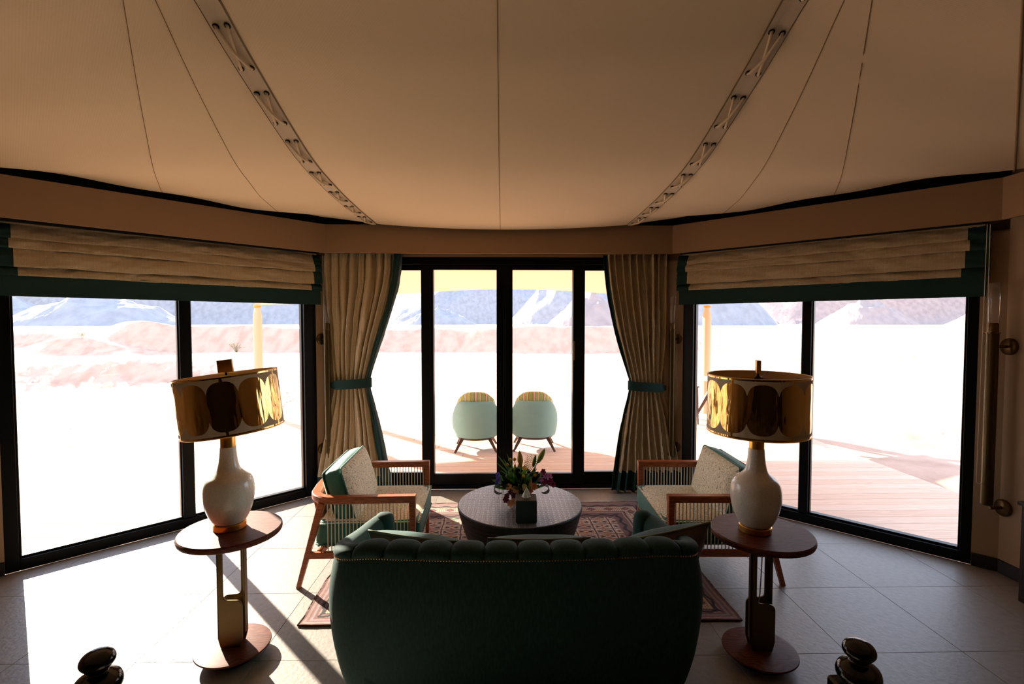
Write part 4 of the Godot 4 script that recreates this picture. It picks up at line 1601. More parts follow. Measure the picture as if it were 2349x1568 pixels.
func sofa():
	var o := thing("sofa", "dark green velvet sofa with curved back, channel tufted top and brass nails, seen from behind", "sofa", Vector3(0.0625, 0, -2.2))
	var org := Vector3(0.0625, 0, -2.2)
	var path := sofa_path()
	var n := path.size()
	var acc := [0.0]
	for i in range(1, n):
		acc.append(acc[i - 1] + path[i].distance_to(path[i - 1]))
	var total: float = acc[n - 1]
	var at := func(s: float) -> Array:
		# place and outward normal at arc share s
		var l := clampf(s, 0, 1) * total
		var lo := 0
		var hi := n - 1
		while hi - lo > 1:
			var m := (lo + hi) / 2
			if acc[m] <= l: lo = m
			else: hi = m
		var f: float = (l - acc[lo]) / maxf(1e-6, acc[hi] - acc[lo])
		var t: Vector3 = (path[mini(hi + 1, n - 1)] - path[maxi(lo - 1, 0)]).normalized()
		return [path[lo].lerp(path[hi], f) - org, Vector3(-t.z, 0, t.x)]
	var hs := func(s: float) -> float:
		var e := minf(s, 1.0 - s) * total
		return lerpf(0.87, 1.0, smoothstep(0.15, 0.80, e))
	var shell_prof := [Vector2(-0.035, 0.09), Vector2(-0.02, 0.14), Vector2(0.004, 0.24), Vector2(0.024, 0.38), Vector2(0.030, 0.50), Vector2(0.022, 0.60), Vector2(0.004, 0.695)]
	var sp := spline(shell_prof, 24)
	var st := mb()
	sheet(st, 160, 24, 0.0, func(u, v):
		var a: Array = at.call(u)
		var q: Vector2 = sp[roundi(v * 24)]
		var k: float = hs.call(u)
		return a[0] + a[1] * q.x + Vector3.UP * q.y * k)
	part("outer_shell", st, M.sofa, o)
	# channels along the back, plain rolls along the arms
	var la := 0.655 / total
	var roll := [Vector2(0.002, 0.690), Vector2(0.012, 0.701), Vector2(0.015, 0.716), Vector2(0.007, 0.731), Vector2(-0.016, 0.742), Vector2(-0.05, 0.745), Vector2(-0.085, 0.739), Vector2(-0.112, 0.722), Vector2(-0.128, 0.695), Vector2(-0.135, 0.64), Vector2(-0.14, 0.56), Vector2(-0.15, 0.40)]
	var rp := spline(roll, 33)
	var seg := func(s0: float, s1: float, tuft: float, name_: String, nu: int):
		var m := mb()
		sheet(m, nu, 33, 0.0, func(u, v):
			var s: float = lerpf(s0, s1, u)
			var a: Array = at.call(s)
			var q: Vector2 = rp[roundi(v * 33)]
			var k: float = hs.call(s)
			var c := Vector2(-0.06, 0.68)
			var puff: float = (pow(maxf(0.0, 1.0 - pow(absf(2.0 * u - 1.0), 3.2)), 0.55) - 1.0) * tuft
			var d: Vector2 = (q - c).normalized()
			var fade: float = smoothstep(0.0, 0.22, v)
			q += d * puff * fade
			var e2: float = minf(s, 1.0 - s) * total
			var slim: float = lerpf(0.62, 1.0, smoothstep(0.40, 0.80, e2))
			return a[0] + a[1] * q.x * slim + Vector3.UP * q.y * k)
		part(name_, m, M.sofa, o)
	for i in 10:
		var s0 := la + (1.0 - 2.0 * la) * i / 10.0
		var s1 := la + (1.0 - 2.0 * la) * (i + 1) / 10.0
		seg.call(s0, s1, 0.026, "tufted_channel", 18)
	for e in [[0.0, la], [1.0 - la, 1.0]]:
		seg.call(e[0], e[1], 0.012, "arm_roll", 30)
	# padded front ends of the arms
	for s in [0.0, 1.0]:
		var a: Array = at.call(s)
		st = mb()
		rbox(st, Vector3(0.105, 0.56, 0.10), 0.045, Transform3D(Basis(), a[0] + a[1] * -0.045 + Vector3(0, 0.380, 0.040)), Vector3(0, 0, 0.012), 10)
		part("arm_front", st, M.sofa, o)
	st = mb()
	rbox(st, Vector3(1.26, 0.17, 0.60), 0.06, Transform3D(Basis(), Vector3(0, 0.36, -0.13)), Vector3(0, 0.02, 0.01), 14)
	part("seat_cushion", st, M.sofa, o)
	st = mb()
	bx(st, Vector3(1.32, 0.16, 0.60), Transform3D(Basis(), Vector3(0, 0.185, -0.10)), 0.02)
	part("seat_base", st, M.sofa, o)
	for p in [[-0.58, -0.36], [0.58, -0.36], [-0.55, 0.14], [0.55, 0.14]]:
		st = mb()
		lathe(st, [Vector2(0, 0), Vector2(0.014, 0.0), Vector2(0.022, 0.105), Vector2(0, 0.105)], 14, Transform3D(Basis(), Vector3(p[0], 0, p[1])))
		part("foot", st, M.walnut, o)
	# close-set brass nails under the roll
	var nail := mb()
	lathe(nail, [Vector2(0.0042, 0.0), Vector2(0.0036, 0.0018), Vector2(0.002, 0.003), Vector2(0, 0.0033)], 8)
	var mm := MultiMesh.new()
	mm.transform_format = MultiMesh.TRANSFORM_3D
	mm.mesh = fin(nail)
	var cnt := int(total / 0.0115)
	mm.instance_count = cnt
	for i in cnt:
		var s := (i + 0.5) / cnt
		var a: Array = at.call(s)
		var k: float = hs.call(s)
		var nn: Vector3 = a[1]
		var b := Basis(nn.cross(Vector3.UP), nn, Vector3.UP).orthonormalized()
		mm.set_instance_transform(i, Transform3D(b, a[0] + nn * 0.004 + Vector3.UP * 0.692 * k))
	var mi := MultiMeshInstance3D.new()
	mi.name = "nail_trim"
	mi.multimesh = mm
	mi.material_override = M.nail
	mi.set_meta("kind", "stuff")
	o.add_child(mi, true)
	# three scatter cushions leaning inside the back
	var data := [
		[Vector3(-0.375, 0.535, -2.235), 0.05, -0.20, "green velvet cushion with taupe back at the left end of the sofa"],
		[Vector3(0.155, 0.535, -2.205), 0.02, 0.03, "green velvet cushion with taupe back in the middle of the sofa"],
		[Vector3(0.745, 0.528, -2.285), -0.07, 0.30, "green velvet cushion with taupe back at the right end of the sofa"]]
	for d in data:
		var c := thing("cushion", d[3], "cushion", d[0], d[2], "cushions on the sofa")
		var tilt := Basis(Vector3.RIGHT, 0.46) * Basis(Vector3.BACK, d[1] * -1.0)
		var W := 0.225
		for face in [1.0, -1.0]:
			st = mb()
			sheet(st, 20, 20, 0.0, func(u, v):
				var x: float = (u * 2 - 1)
				var y: float = (v * 2 - 1)
				var th: float = 0.088 * pow(maxf(0.0, (1 - pow(absf(x), 2.6)) * (1 - pow(absf(y), 2.6))), 0.5)
				th += 0.004 * sin(x * 9.0) * (1 - absf(y)) * (1.0 - x * x)
				var pull: float = 1.0 - 0.06 * (1 - x * x) * absf(y)
				var pull2: float = 1.0 - 0.05 * (1 - y * y) * absf(x)
				var px: float = x * W * pull2
				if face < 0: px = -px
				return tilt * Vector3(px, y * W * 0.86 * pull, face * th))
			part("back_panel" if face > 0 else "front_panel", st, M.pillow_back if face > 0 else M.pillow_front, c)
		var pts := []
		for side in 4:
			for i in 20:
				var t := -1.0 + i / 10.0
				var x: float = [t, 1.0, -t, -1.0][side]
				var y: float = [-1.0, t, 1.0, -t][side]
				var pull := 1.0 - 0.06 * (1 - x * x) * absf(y)
				var pull2 := 1.0 - 0.05 * (1 - y * y) * absf(x)
				pts.append(tilt * Vector3(x * W * pull2, y * W * 0.86 * pull, 0.0))
		st = mb()
		tube(st, pts, 0.0055, 7, true)
		part("piping", st, M.piping, c)

func armchairs():
	# built facing +x with its centre on the floor at the origin
	var o := thing("armchair", "teak armchair with corded sides and green edged cushions left of the coffee table", "armchair", Vector3(-0.905, 0, -3.43), 0.035, "corded teak armchairs")
	var HA := 0.575
	var zs := 0.385
	# arms and back rail in one bent piece
	var path := [Vector3(0.345, HA - 0.022, zs), Vector3(0.1, HA - 0.022, zs), Vector3(-0.16, HA - 0.022, zs)]
	for i in range(1, 8):
		var a := PI / 2 * i / 8.0
		path.append(Vector3(-0.16 - 0.15 * sin(a), HA - 0.022 + 0.0 * a, zs - 0.15 + 0.15 * cos(a)))
	path.append(Vector3(-0.325, HA - 0.022, 0.12))
	path.append(Vector3(-0.33, HA - 0.022, 0.0))
	var mirror := []
	for i in range(path.size() - 2, -1, -1):
		mirror.append(Vector3(path[i].x, path[i].y, -path[i].z))
	path.append_array(mirror)
	var st := mb()
	rail(st, path, rect_section(0.056, 0.044, 0.006))
	part("arm_rail", st, M.teak, o)
	for s in [1.0, -1.0]:
		st = mb()
		taper(st, Vector3(0.325, 0.0, zs * s), Vector3(0.325, HA - 0.042, zs * s), Vector2(0.026, 0.034), Vector2(0.040, 0.046))
		part("front_leg", st, M.teak, o)
		st = mb()
		taper(st, Vector3(-0.385, 0.0, zs * s), Vector3(-0.235, HA - 0.04, zs * s), Vector2(0.026, 0.032), Vector2(0.042, 0.042))
		part("rear_leg", st, M.teak, o)
		st = mb()
		beam(st, Vector3(-0.335, 0.205, zs * s), Vector3(0.315, 0.205, zs * s), 0.032, 0.040)
		part("stretcher", st, M.teak, o)
		for k in 23:
			var x := 0.295 - 0.0225 * k
			st = mb()
			var top := Vector3(x, HA - 0.045, zs * s)
			tube(st, [Vector3(x, 0.222, zs * s), Vector3(x, 0.40, zs * s), top], 0.0034, 6)
			part("cord", st, M.cord, o)
	st = mb()
	beam(st, Vector3(0.322, 0.222, -zs + 0.02), Vector3(0.322, 0.222, zs - 0.02), 0.032, 0.045)
	part("front_rail", st, M.teak, o)
	st = mb()
	beam(st, Vector3(-0.26, 0.205, -zs + 0.02), Vector3(-0.26, 0.205, zs - 0.02), 0.032, 0.045)
	part("rear_rail", st, M.teak, o)
	for z in [-0.27, 0.27]:
		st = mb()
		taper(st, Vector3(-0.235, 0.205, z), Vector3(-0.325, HA - 0.04, z * 0.85), Vector2(0.03, 0.04), Vector2(0.03, 0.04))
		part("back_post", st, M.teak, o)
	st = mb()
	sheet(st, 16, 10, 0.012, func(u, v):
		return Vector3(lerpf(-0.225, -0.312, v) - 0.02 * sin(PI * u), lerpf(0.22, HA - 0.05, v), lerpf(-0.255, 0.255, u)))
	part("back_panel", st, M.walnut, o)
	# seat cushion: patterned top, green boxing, piping
	st = mb()
	rbox(st, Vector3(0.655, 0.155, 0.715), 0.035, Transform3D(Basis(), Vector3(0.035, 0.322, 0)), Vector3(0.005, 0.0, 0.0), 14)
	var seat := part("seat_cushion", st, M.chair_green, o)
	st = mb()
	sheet(st, 20, 20, 0.0, func(u, v):
		var x: float = u * 2 - 1
		var z: float = 1 - v * 2
		var e: float = pow(maxf(0.0, (1 - pow(absf(x), 4.0)) * (1 - pow(absf(z), 4.0))), 0.5)
		return Vector3(0.035 + x * 0.328, 0.386 + 0.028 * e, z * 0.358))
	part("patterned_top", st, M.coral, seat)
	st = mb()
	sheet(st, 12, 12, 0.0, func(u, v):
		return Vector3(0.035 + (u * 2 - 1) * 0.322, 0.2425, (v * 2 - 1) * 0.352))
	part("patterned_base", st, M.coral, seat)
	for y in [0.386, 0.256]:
		var loop := []
		for q in [[1, 1], [-1, 1], [-1, -1], [1, -1]]:
			for i in 7:
				var a0 := atan2(q[1], q[0]) - PI / 4 + PI / 2 * i / 6.0
				loop.append(Vector3(0.035 + q[0] * (0.329 - 0.04) + 0.04 * cos(a0), y, q[1] * (0.359 - 0.04) + 0.04 * sin(a0)))
		st = mb()
		tube(st, loop, 0.0045, 6, true)
		part("piping", st, M.chair_green, seat)
	# back cushion leaning on the rail
	var tilt := Basis(Vector3.BACK, 0.28)
	var ctr := Vector3(-0.150, 0.535, 0)
	st = mb()
	rbox(st, Vector3(0.135, 0.36, 0.62), 0.04, Transform3D(tilt, ctr), Vector3(0.0, 0.012, 0.012), 14)
	var backc := part("back_cushion", st, M.chair_green, o)
	for face in [1.0, -1.0]:
		st = mb()
		sheet(st, 18, 18, 0.0, func(u, v):
			var z: float = (1 - u * 2) * face
			var y: float = v * 2 - 1
			var e: float = pow(maxf(0.0, (1 - pow(absf(z), 3.4)) * (1 - pow(absf(y), 3.4))), 0.5)
			return ctr + tilt * Vector3(face * (0.058 + 0.046 * e), y * 0.178, z * 0.308))
		part("patterned_face", st, M.coral, backc)
		var loop := []
		for q in [[1, 1], [-1, 1], [-1, -1], [1, -1]]:
			for i in 7:
				var a0 := atan2(q[1], q[0]) - PI / 4 + PI / 2 * i / 6.0
				loop.append(ctr + tilt * Vector3(face * 0.0595, q[1] * (0.180 - 0.03) + 0.03 * sin(a0), q[0] * (0.311 - 0.03) + 0.03 * cos(a0)))
		st = mb()
		tube(st, loop, 0.0045, 6, true)
		part("piping", st, M.chair_green, backc)
	var c := o.duplicate()
	c.name = numbered("armchair")
	add_child(c)
	c.position = Vector3(1.395, 0, -3.40)
	c.rotation.y = PI - 0.03
	tag(c, "teak armchair with corded sides and green edged cushions right of the coffee table, in shade", "armchair", "corded teak armchairs")

# ------------------------------------------------------------------ side tables and lamps
func side_tables():
	var first: Node3D = null
	var data := [[Vector3(-1.343, 0, -2.415), 0.10, "round wood side table on bronze plates left of the sofa, in sunlight"], [Vector3(1.265, 0, -2.335), -0.12, "round wood side table on bronze plates right of the sofa, in shadow"]]
	for d in data:
		if first:
			var c := first.duplicate()
			c.name = numbered("side_table")
			add_child(c)
			c.position = d[0]
			c.rotation.y = d[1]
			tag(c, d[2], "side table", "side tables beside the sofa")
			continue
		var o := thing("side_table", d[2], "side table", d[0], d[1], "side tables beside the sofa")
		first = o
		var st := mb()
		lathe(st, [Vector2(0, 0.606), Vector2(0.215, 0.606), Vector2(0.228, 0.612), Vector2(0.232, 0.622), Vector2(0.231, 0.634), Vector2(0.226, 0.640), Vector2(0, 0.640)], 72, Transform3D.IDENTITY, 0.85)
		part("table_top", st, M.top_wood, o)
		st = mb()
		lathe(st, [Vector2(0, 0.030), Vector2(0.13, 0.030), Vector2(0.165, 0.040), Vector2(0.172, 0.047), Vector2(0.170, 0.053), Vector2(0.15, 0.056), Vector2(0, 0.057)], 64, Transform3D.IDENTITY, 0.8)
		part("base_disc", st, M.top_wood, o)
		st = mb()
		lathe(st, [Vector2(0, 0), Vector2(0.115, 0.0), Vector2(0.115, 0.03), Vector2(0, 0.03)], 40)
		part("plinth", st, M.black_metal, o)
		# two plates, each a broad foot that narrows to a post, mirrored and interlocked
		for s in [1.0, -1.0]:
			var poly := PackedVector2Array()
			var w := 0.0575
			poly.append(Vector2(-w + 0.012, 0.058))
			poly.append(Vector2(w - 0.012, 0.058))
			poly.append(Vector2(w, 0.105))
			for i in 7:
				var a := PI / 2 * i / 6.0
				poly.append(Vector2(w - 0.026 + 0.026 * cos(a), 0.262 + 0.03 * sin(a)))
			for i in 7:
				var a := PI / 2 * i / 6.0
				poly.append(Vector2(-0.008 - 0.022 * sin(a), 0.315 - 0.022 * cos(a) + 0.001))
			poly.append(Vector2(-0.030, 0.606))
			poly.append(Vector2(-w, 0.606))
			poly.append(Vector2(-w, 0.105))
			if s < 0:
				for i in poly.size():
					poly[i].x = -poly[i].x
			st = mb()
			slab(st, poly, 0.010, Transform3D(Basis(), Vector3(0, 0, 0.030 * s)), 0.0015)
			# folded flange along the outer edge
			bx(st, Vector3(0.008, 0.5, 0.034), Transform3D(Basis(), Vector3(-s * (w - 0.004), 0.356, 0.030 * s - 0.012 * s)), 0.0015)
			part("support_plate", st, M.bronze, o)
	# flex of the right lamp hanging behind the table
	var f := thing("lamp_flex", "thin grey lamp flex hanging between the supports of the right side table", "cable")
	var st := mb()
	tube(st, spline([Vector3(1.268, 0.604, -2.335), Vector3(1.270, 0.55, -2.335), Vector3(1.267, 0.44, -2.335), Vector3(1.262, 0.33, -2.335), Vector3(1.258, 0.27, -2.335), Vector3(1.266, 0.16, -2.335), Vector3(1.275, 0.075, -2.335)], 40), 0.0028, 6)
	part("flex", st, M.wire, f)

func lamps():
	var data := [[Vector3(-1.352, 0.6405, -2.42), 0.115, 0.25, "white ceramic table lamp with crooked gold patterned shade on the left side table"], [Vector3(1.232, 0.6405, -2.335), 0.0, 1.18, "white ceramic table lamp with level gold patterned shade on the right side table"]]
	var first: Node3D = null
	for d in data:
		var o: Node3D
		if first:
			o = first.duplicate()
			o.name = numbered("table_lamp")
			add_child(o)
			o.position = d[0]
			tag(o, d[3], "lamp", "table lamps with gold shades")
		else:
			o = thing("table_lamp", d[3], "lamp", d[0], 0.0, "table lamps with gold shades")
			first = o
			var st := mb()
			lathe(st, [Vector2(0, 0.0), Vector2(0.070, 0.0), Vector2(0.0735, 0.003), Vector2(0.0735, 0.028), Vector2(0.070, 0.031), Vector2(0, 0.031)], 48, Transform3D.IDENTITY, 0.85)
			part("base_ring", st, M.brass, o)
			st = mb()
			var prof := spline([Vector2(0.062, 0.031), Vector2(0.078, 0.045), Vector2(0.098, 0.088), Vector2(0.110, 0.135), Vector2(0.1145, 0.185), Vector2(0.110, 0.225), Vector2(0.098, 0.253), Vector2(0.072, 0.275), Vector2(0.053, 0.295), Vector2(0.044, 0.325), Vector2(0.039, 0.360), Vector2(0.0355, 0.405)], 44)
			prof.push_front(Vector2(0, 0.031))
			prof.append(Vector2(0, 0.406))
			lathe(st, prof, 56)
			part("body", st, M.ceramic, o)
			st = mb()
			lathe(st, [Vector2(0.034, 0.405), Vector2(0.034, 0.478), Vector2(0.032, 0.482), Vector2(0, 0.482)], 36)
			part("neck", st, M.brass, o)
			st = mb()
			lathe(st, [Vector2(0.016, 0.482), Vector2(0.018, 0.53), Vector2(0.014, 0.54), Vector2(0, 0.54)], 20)
			part("socket", st, M.black_metal, o)
			st = mb()
			ball(st, Vector3(0, 0.585, 0), Vector3(0.03, 0.045, 0.03), 16, 10)
			part("bulb", st, M.cream, o)
			st = mb()
			var harp := []
			for i in 21:
				var a := PI * i / 20.0
				harp.append(Vector3(cos(a) * 0.045, 0.50 + 0.255 * pow(sin(a), 0.6), 0))
			tube(st, harp, 0.0025, 6)
			part("harp", st, M.black_metal, o)
			var sh := MeshInstance3D.new()
			st = mb()
			# drum shade: outside print, rims
			lathe(st, [Vector2(0.226, 0.0), Vector2(0.226, 0.275)], 72, Transform3D(Basis(), Vector3(0, -0.270, 0)))
			sh = part("shade", st, M.shade, o)
			sh.position = Vector3(0, 0.757, 0)
			st = mb()
			sheet(st, 72, 1, 0.0, func(u, v):
				var a: float = TAU * u
				return Vector3(cos(a) * 0.2235, -0.269 + 0.273 * v, sin(a) * 0.2235))
			part("lining", st, M.shade_inside, sh)
			for y in [-0.270, 0.005]:
				var ring := []
				for i in 72:
					var a := TAU * i / 72.0
					ring.append(Vector3(cos(a) * 0.2252, y, sin(a) * 0.2252))
				st = mb()
				tube(st, ring, 0.0028, 6, true)
				part("rim", st, M.brass, sh)
			for i in 3:
				var a := TAU * i / 3.0 + 0.3
				st = mb()
				tube(st, [Vector3(0, -0.012, 0), Vector3(cos(a) * 0.12, -0.010, sin(a) * 0.12), Vector3(cos(a) * 0.224, 0.003, sin(a) * 0.224)], 0.0022, 5)
				part("spider_arm", st, M.black_metal, sh)
			st = mb()
			lathe(st, [Vector2(0, -0.016), Vector2(0.016, -0.016), Vector2(0.016, -0.010), Vector2(0.006, -0.006), Vector2(0.005, 0.014), Vector2(0, 0.014)], 16)
			part("saddle", st, M.black_metal, sh)
			st = mb()
			bx(st, Vector3(0.066, 0.062, 0.020), Transform3D(Basis(), Vector3(0, 0.045, 0)), 0.0012)
			part("finial", st, M.brass, sh)
		var s: Node3D = o.get_node("shade")
		s.rotation = Vector3(0, 0, 0)
		s.basis = Basis(Vector3.BACK, d[1]) * Basis(Vector3.UP, d[2])
		o.rotation.y = 0.0

# ------------------------------------------------------------------ middle of the room
func coffee_table():
	var o := thing("coffee_table", "round dark drum coffee table with embossed metallic top", "coffee table", Vector3(0.12, 0, -3.38))
	var st := mb()
	lathe(st, [Vector2(0, 0.0), Vector2(0.27, 0.0), Vector2(0.30, 0.03), Vector2(0.345, 0.12), Vector2(0.385, 0.22), Vector2(0.415, 0.32), Vector2(0.432, 0.385), Vector2(0.432, 0.396), Vector2(0.428, 0.399), Vector2(0.40, 0.399)], 96, Transform3D.IDENTITY, 0.5)
	part("drum", st, M.embossed_side, o)
	st = mb()
	lathe(st, [Vector2(0.40, 0.397), Vector2(0.426, 0.3995), Vector2(0.424, 0.402), Vector2(0.0, 0.402)], 96)
	part("table_top", st, M.embossed, o)

func rug():
	var W := 2.44
	var D := 1.80
	var n := FastNoiseLite.new()
	n.seed = 77
	n.frequency = 0.05
	var maroon := Color(0.47, 0.31, 0.28)
	var plum := Color(0.37, 0.26, 0.28)
	var light := Color(0.72, 0.60, 0.51)
	var cream := Color(0.80, 0.70, 0.60)
	var ink := Color(0.13, 0.09, 0.10)
	var red := Color(0.60, 0.32, 0.24)
	var PX := 1000.0
	var PZ := 740.0
	M.rug = mat(Color.WHITE, 0.95)
	M.rug.albedo_texture = paint(int(PX), int(PZ), func(x, y):
		var mx: float = (x + 0.5) / PX * W
		var mz: float = (y + 0.5) / PZ * D
		var e: float = minf(minf(mx, W - mx), minf(mz, D - mz))
		var along: float = mx if minf(mz, D - mz) <= minf(mx, W - mx) else mz
		var c: Color = maroon
		var wav: float = 0.008 * sin(along * 46.0) + 0.005 * n.get_noise_2d(x * 2.0, y * 2.0)
		if e < 0.10:
			c = [maroon, Color(0.60, 0.50, 0.47), Color(0.52, 0.36, 0.33), Color(0.56, 0.49, 0.50)][int(fposmod(e * 70.0 + 0.6 * n.get_noise_2d(along * 40.0, 9.0), 4.0))]
			if absf(e - 0.085 - wav) < 0.009: c = ink
		elif e < 0.225:
			# light border with small motifs
			var p: float = fposmod(along, 0.155) / 0.155
			var q: float = (e - 0.10) / 0.125
			c = light
			if q < 0.06 or q > 0.94: c = ink
			elif absf(p - 0.5) + absf(q - 0.5) < 0.30: c = plum if absf(p - 0.5) + absf(q - 0.5) > 0.13 else red
			elif fposmod(p * 9.0, 1.0) < 0.35 and fposmod(q * 5.0, 1.0) < 0.4: c = ink
		elif e < 0.345:
			c = plum.lerp(maroon, 0.5)
			if absf(e - 0.30 - wav * 1.4) < 0.013: c = ink
			if absf(e - 0.24) < 0.004: c = light
		else:
			# field of small framed panels with hourglass figures
			var px: float = fposmod(mx - 0.05, 0.152) / 0.152
			var pz: float = fposmod(mz - 0.02, 0.092) / 0.092
			var row: int = int((mz - 0.02) / 0.092) + 3 * int((mx - 0.05) / 0.152)
			c = [Color(0.52, 0.41, 0.38), Color(0.66, 0.54, 0.46), Color(0.45, 0.34, 0.34), Color(0.58, 0.40, 0.32)][row % 4]
			if px < 0.09 or pz < 0.13: c = plum
			elif px < 0.15 or px > 0.95 or pz < 0.22 or pz > 0.93: c = cream
			else:
				var u: float = (px - 0.55) / 0.4
				var v: float = (pz - 0.575) / 0.36
				if absf(absf(u) - absf(v)) < 0.13: c = cream
				elif absf(u) > absf(v) and absf(u) < 0.8: c = plum.lerp(ink, 0.4)
				elif absf(u) < 0.15: c = red
		var g: float = 0.90 + 0.16 * n.get_noise_2d(x * 9.0, y * 1.2) + 0.06 * sin(y * 2.2)
		return Color(c.r * g, c.g * g, c.b * g))
	var o := thing("rug", "patterned maroon woven rug under the coffee table and armchairs", "rug", Vector3(0.08, 0, -3.535))
	var f := func(u: float, v: float) -> Vector3:
		var x := (u - 0.5) * W
		var z := (v - 0.5) * D
		x += 0.010 * n.get_noise_2d(z * 60.0, u * 10.0) + 0.05 * (v - 0.5)
		z += 0.010 * n.get_noise_2d(x * 60.0 + 90.0, v * 10.0)
		var edge := minf(minf(u, 1 - u) * W, minf(v, 1 - v) * D)
		var curl := 0.010 * exp(-edge * 60.0) * (0.5 + 0.5 * n.get_noise_2d(x * 120.0, z * 120.0))
		return Vector3(x, 0.0075 + curl + 0.0012 * n.get_noise_2d(x * 300.0, z * 300.0), z)
	var st := mb()
	sheet(st, 120, 90, 0.0, func(u, v): return f.call(u, 1.0 - v))
	var top := part("woven_field", st, M.rug, o)
	M.rug.uv1_scale = Vector3(1, -1, 1)
	M.rug.uv1_offset = Vector3(0, 1, 0)
	# thick overcast edges
	var rim := mb()
	for side in 4:
		var pts := []
		for i in 81:
			var t := i / 80.0
			var q: Vector3 = f.call(t, 0.0) if side == 0 else f.call(t, 1.0) if side == 1 else f.call(0.0, t) if side == 2 else f.call(1.0, t)
			pts.append(Vector3(q.x, 0.0062 + 0.002 * absf(sin(i * 1.7)), q.z))
		tube(rim, pts, 0.0055, 6)
	M.rug_edge = mat(Color(0.25, 0.14, 0.10), 0.95)
	part("bound_edge", rim, M.rug_edge, o)

func leaf_blade(st: SurfaceTool, a: Vector3, b: Vector3, side: Vector3, w: float, bend: Vector3, cup := 0.25, nn := 8):
	# pointed leaf from a to b, bent towards "bend", cupped along its rib
	var pts := []
	for i in nn + 1:
		var t := float(i) / nn
		pts.append(a.lerp(b, t) + bend * sin(PI * t) * 0.5 + bend * t * t * 0.5)
	for i in nn:
		var t0 := float(i) / nn
		var t1 := float(i + 1) / nn
		var w0 := w * pow(sin(PI * clampf(t0 * 0.92 + 0.06, 0, 1)), 0.8)
		var w1 := w * pow(sin(PI * clampf(t1 * 0.92 + 0.06, 0, 1)), 0.8)
		if i == nn - 1: w1 = 0.0
		var up: Vector3 = (pts[i + 1] - pts[i]).cross(side).normalized()
		st.set_smooth_group(1)
		quad(st, pts[i] - side * w0 + up * w0 * cup, pts[i], pts[i + 1], pts[i + 1] - side * w1 + up * w1 * cup)
		quad(st, pts[i], pts[i] + side * w0 + up * w0 * cup, pts[i + 1] + side * w1 + up * w1 * cup, pts[i + 1])

func petals(st: SurfaceTool, c: Vector3, face: Vector3, r: float, n: int, open: float):
	var z := face.normalized()
	var x := z.cross(Vector3(0.31, 0.9, 0.2)).normalized()
	var y := z.cross(x)
	for k in n:
		var a := TAU * k / n
		var d := x * cos(a) + y * sin(a)
		var s := x * -sin(a) + y * cos(a)
		leaf_blade(st, c, c + d * r * open + z * r * (1.0 - open * 0.6), s, r * 0.36, d * r * 0.22 - z * r * 0.12, 0.35, 6)

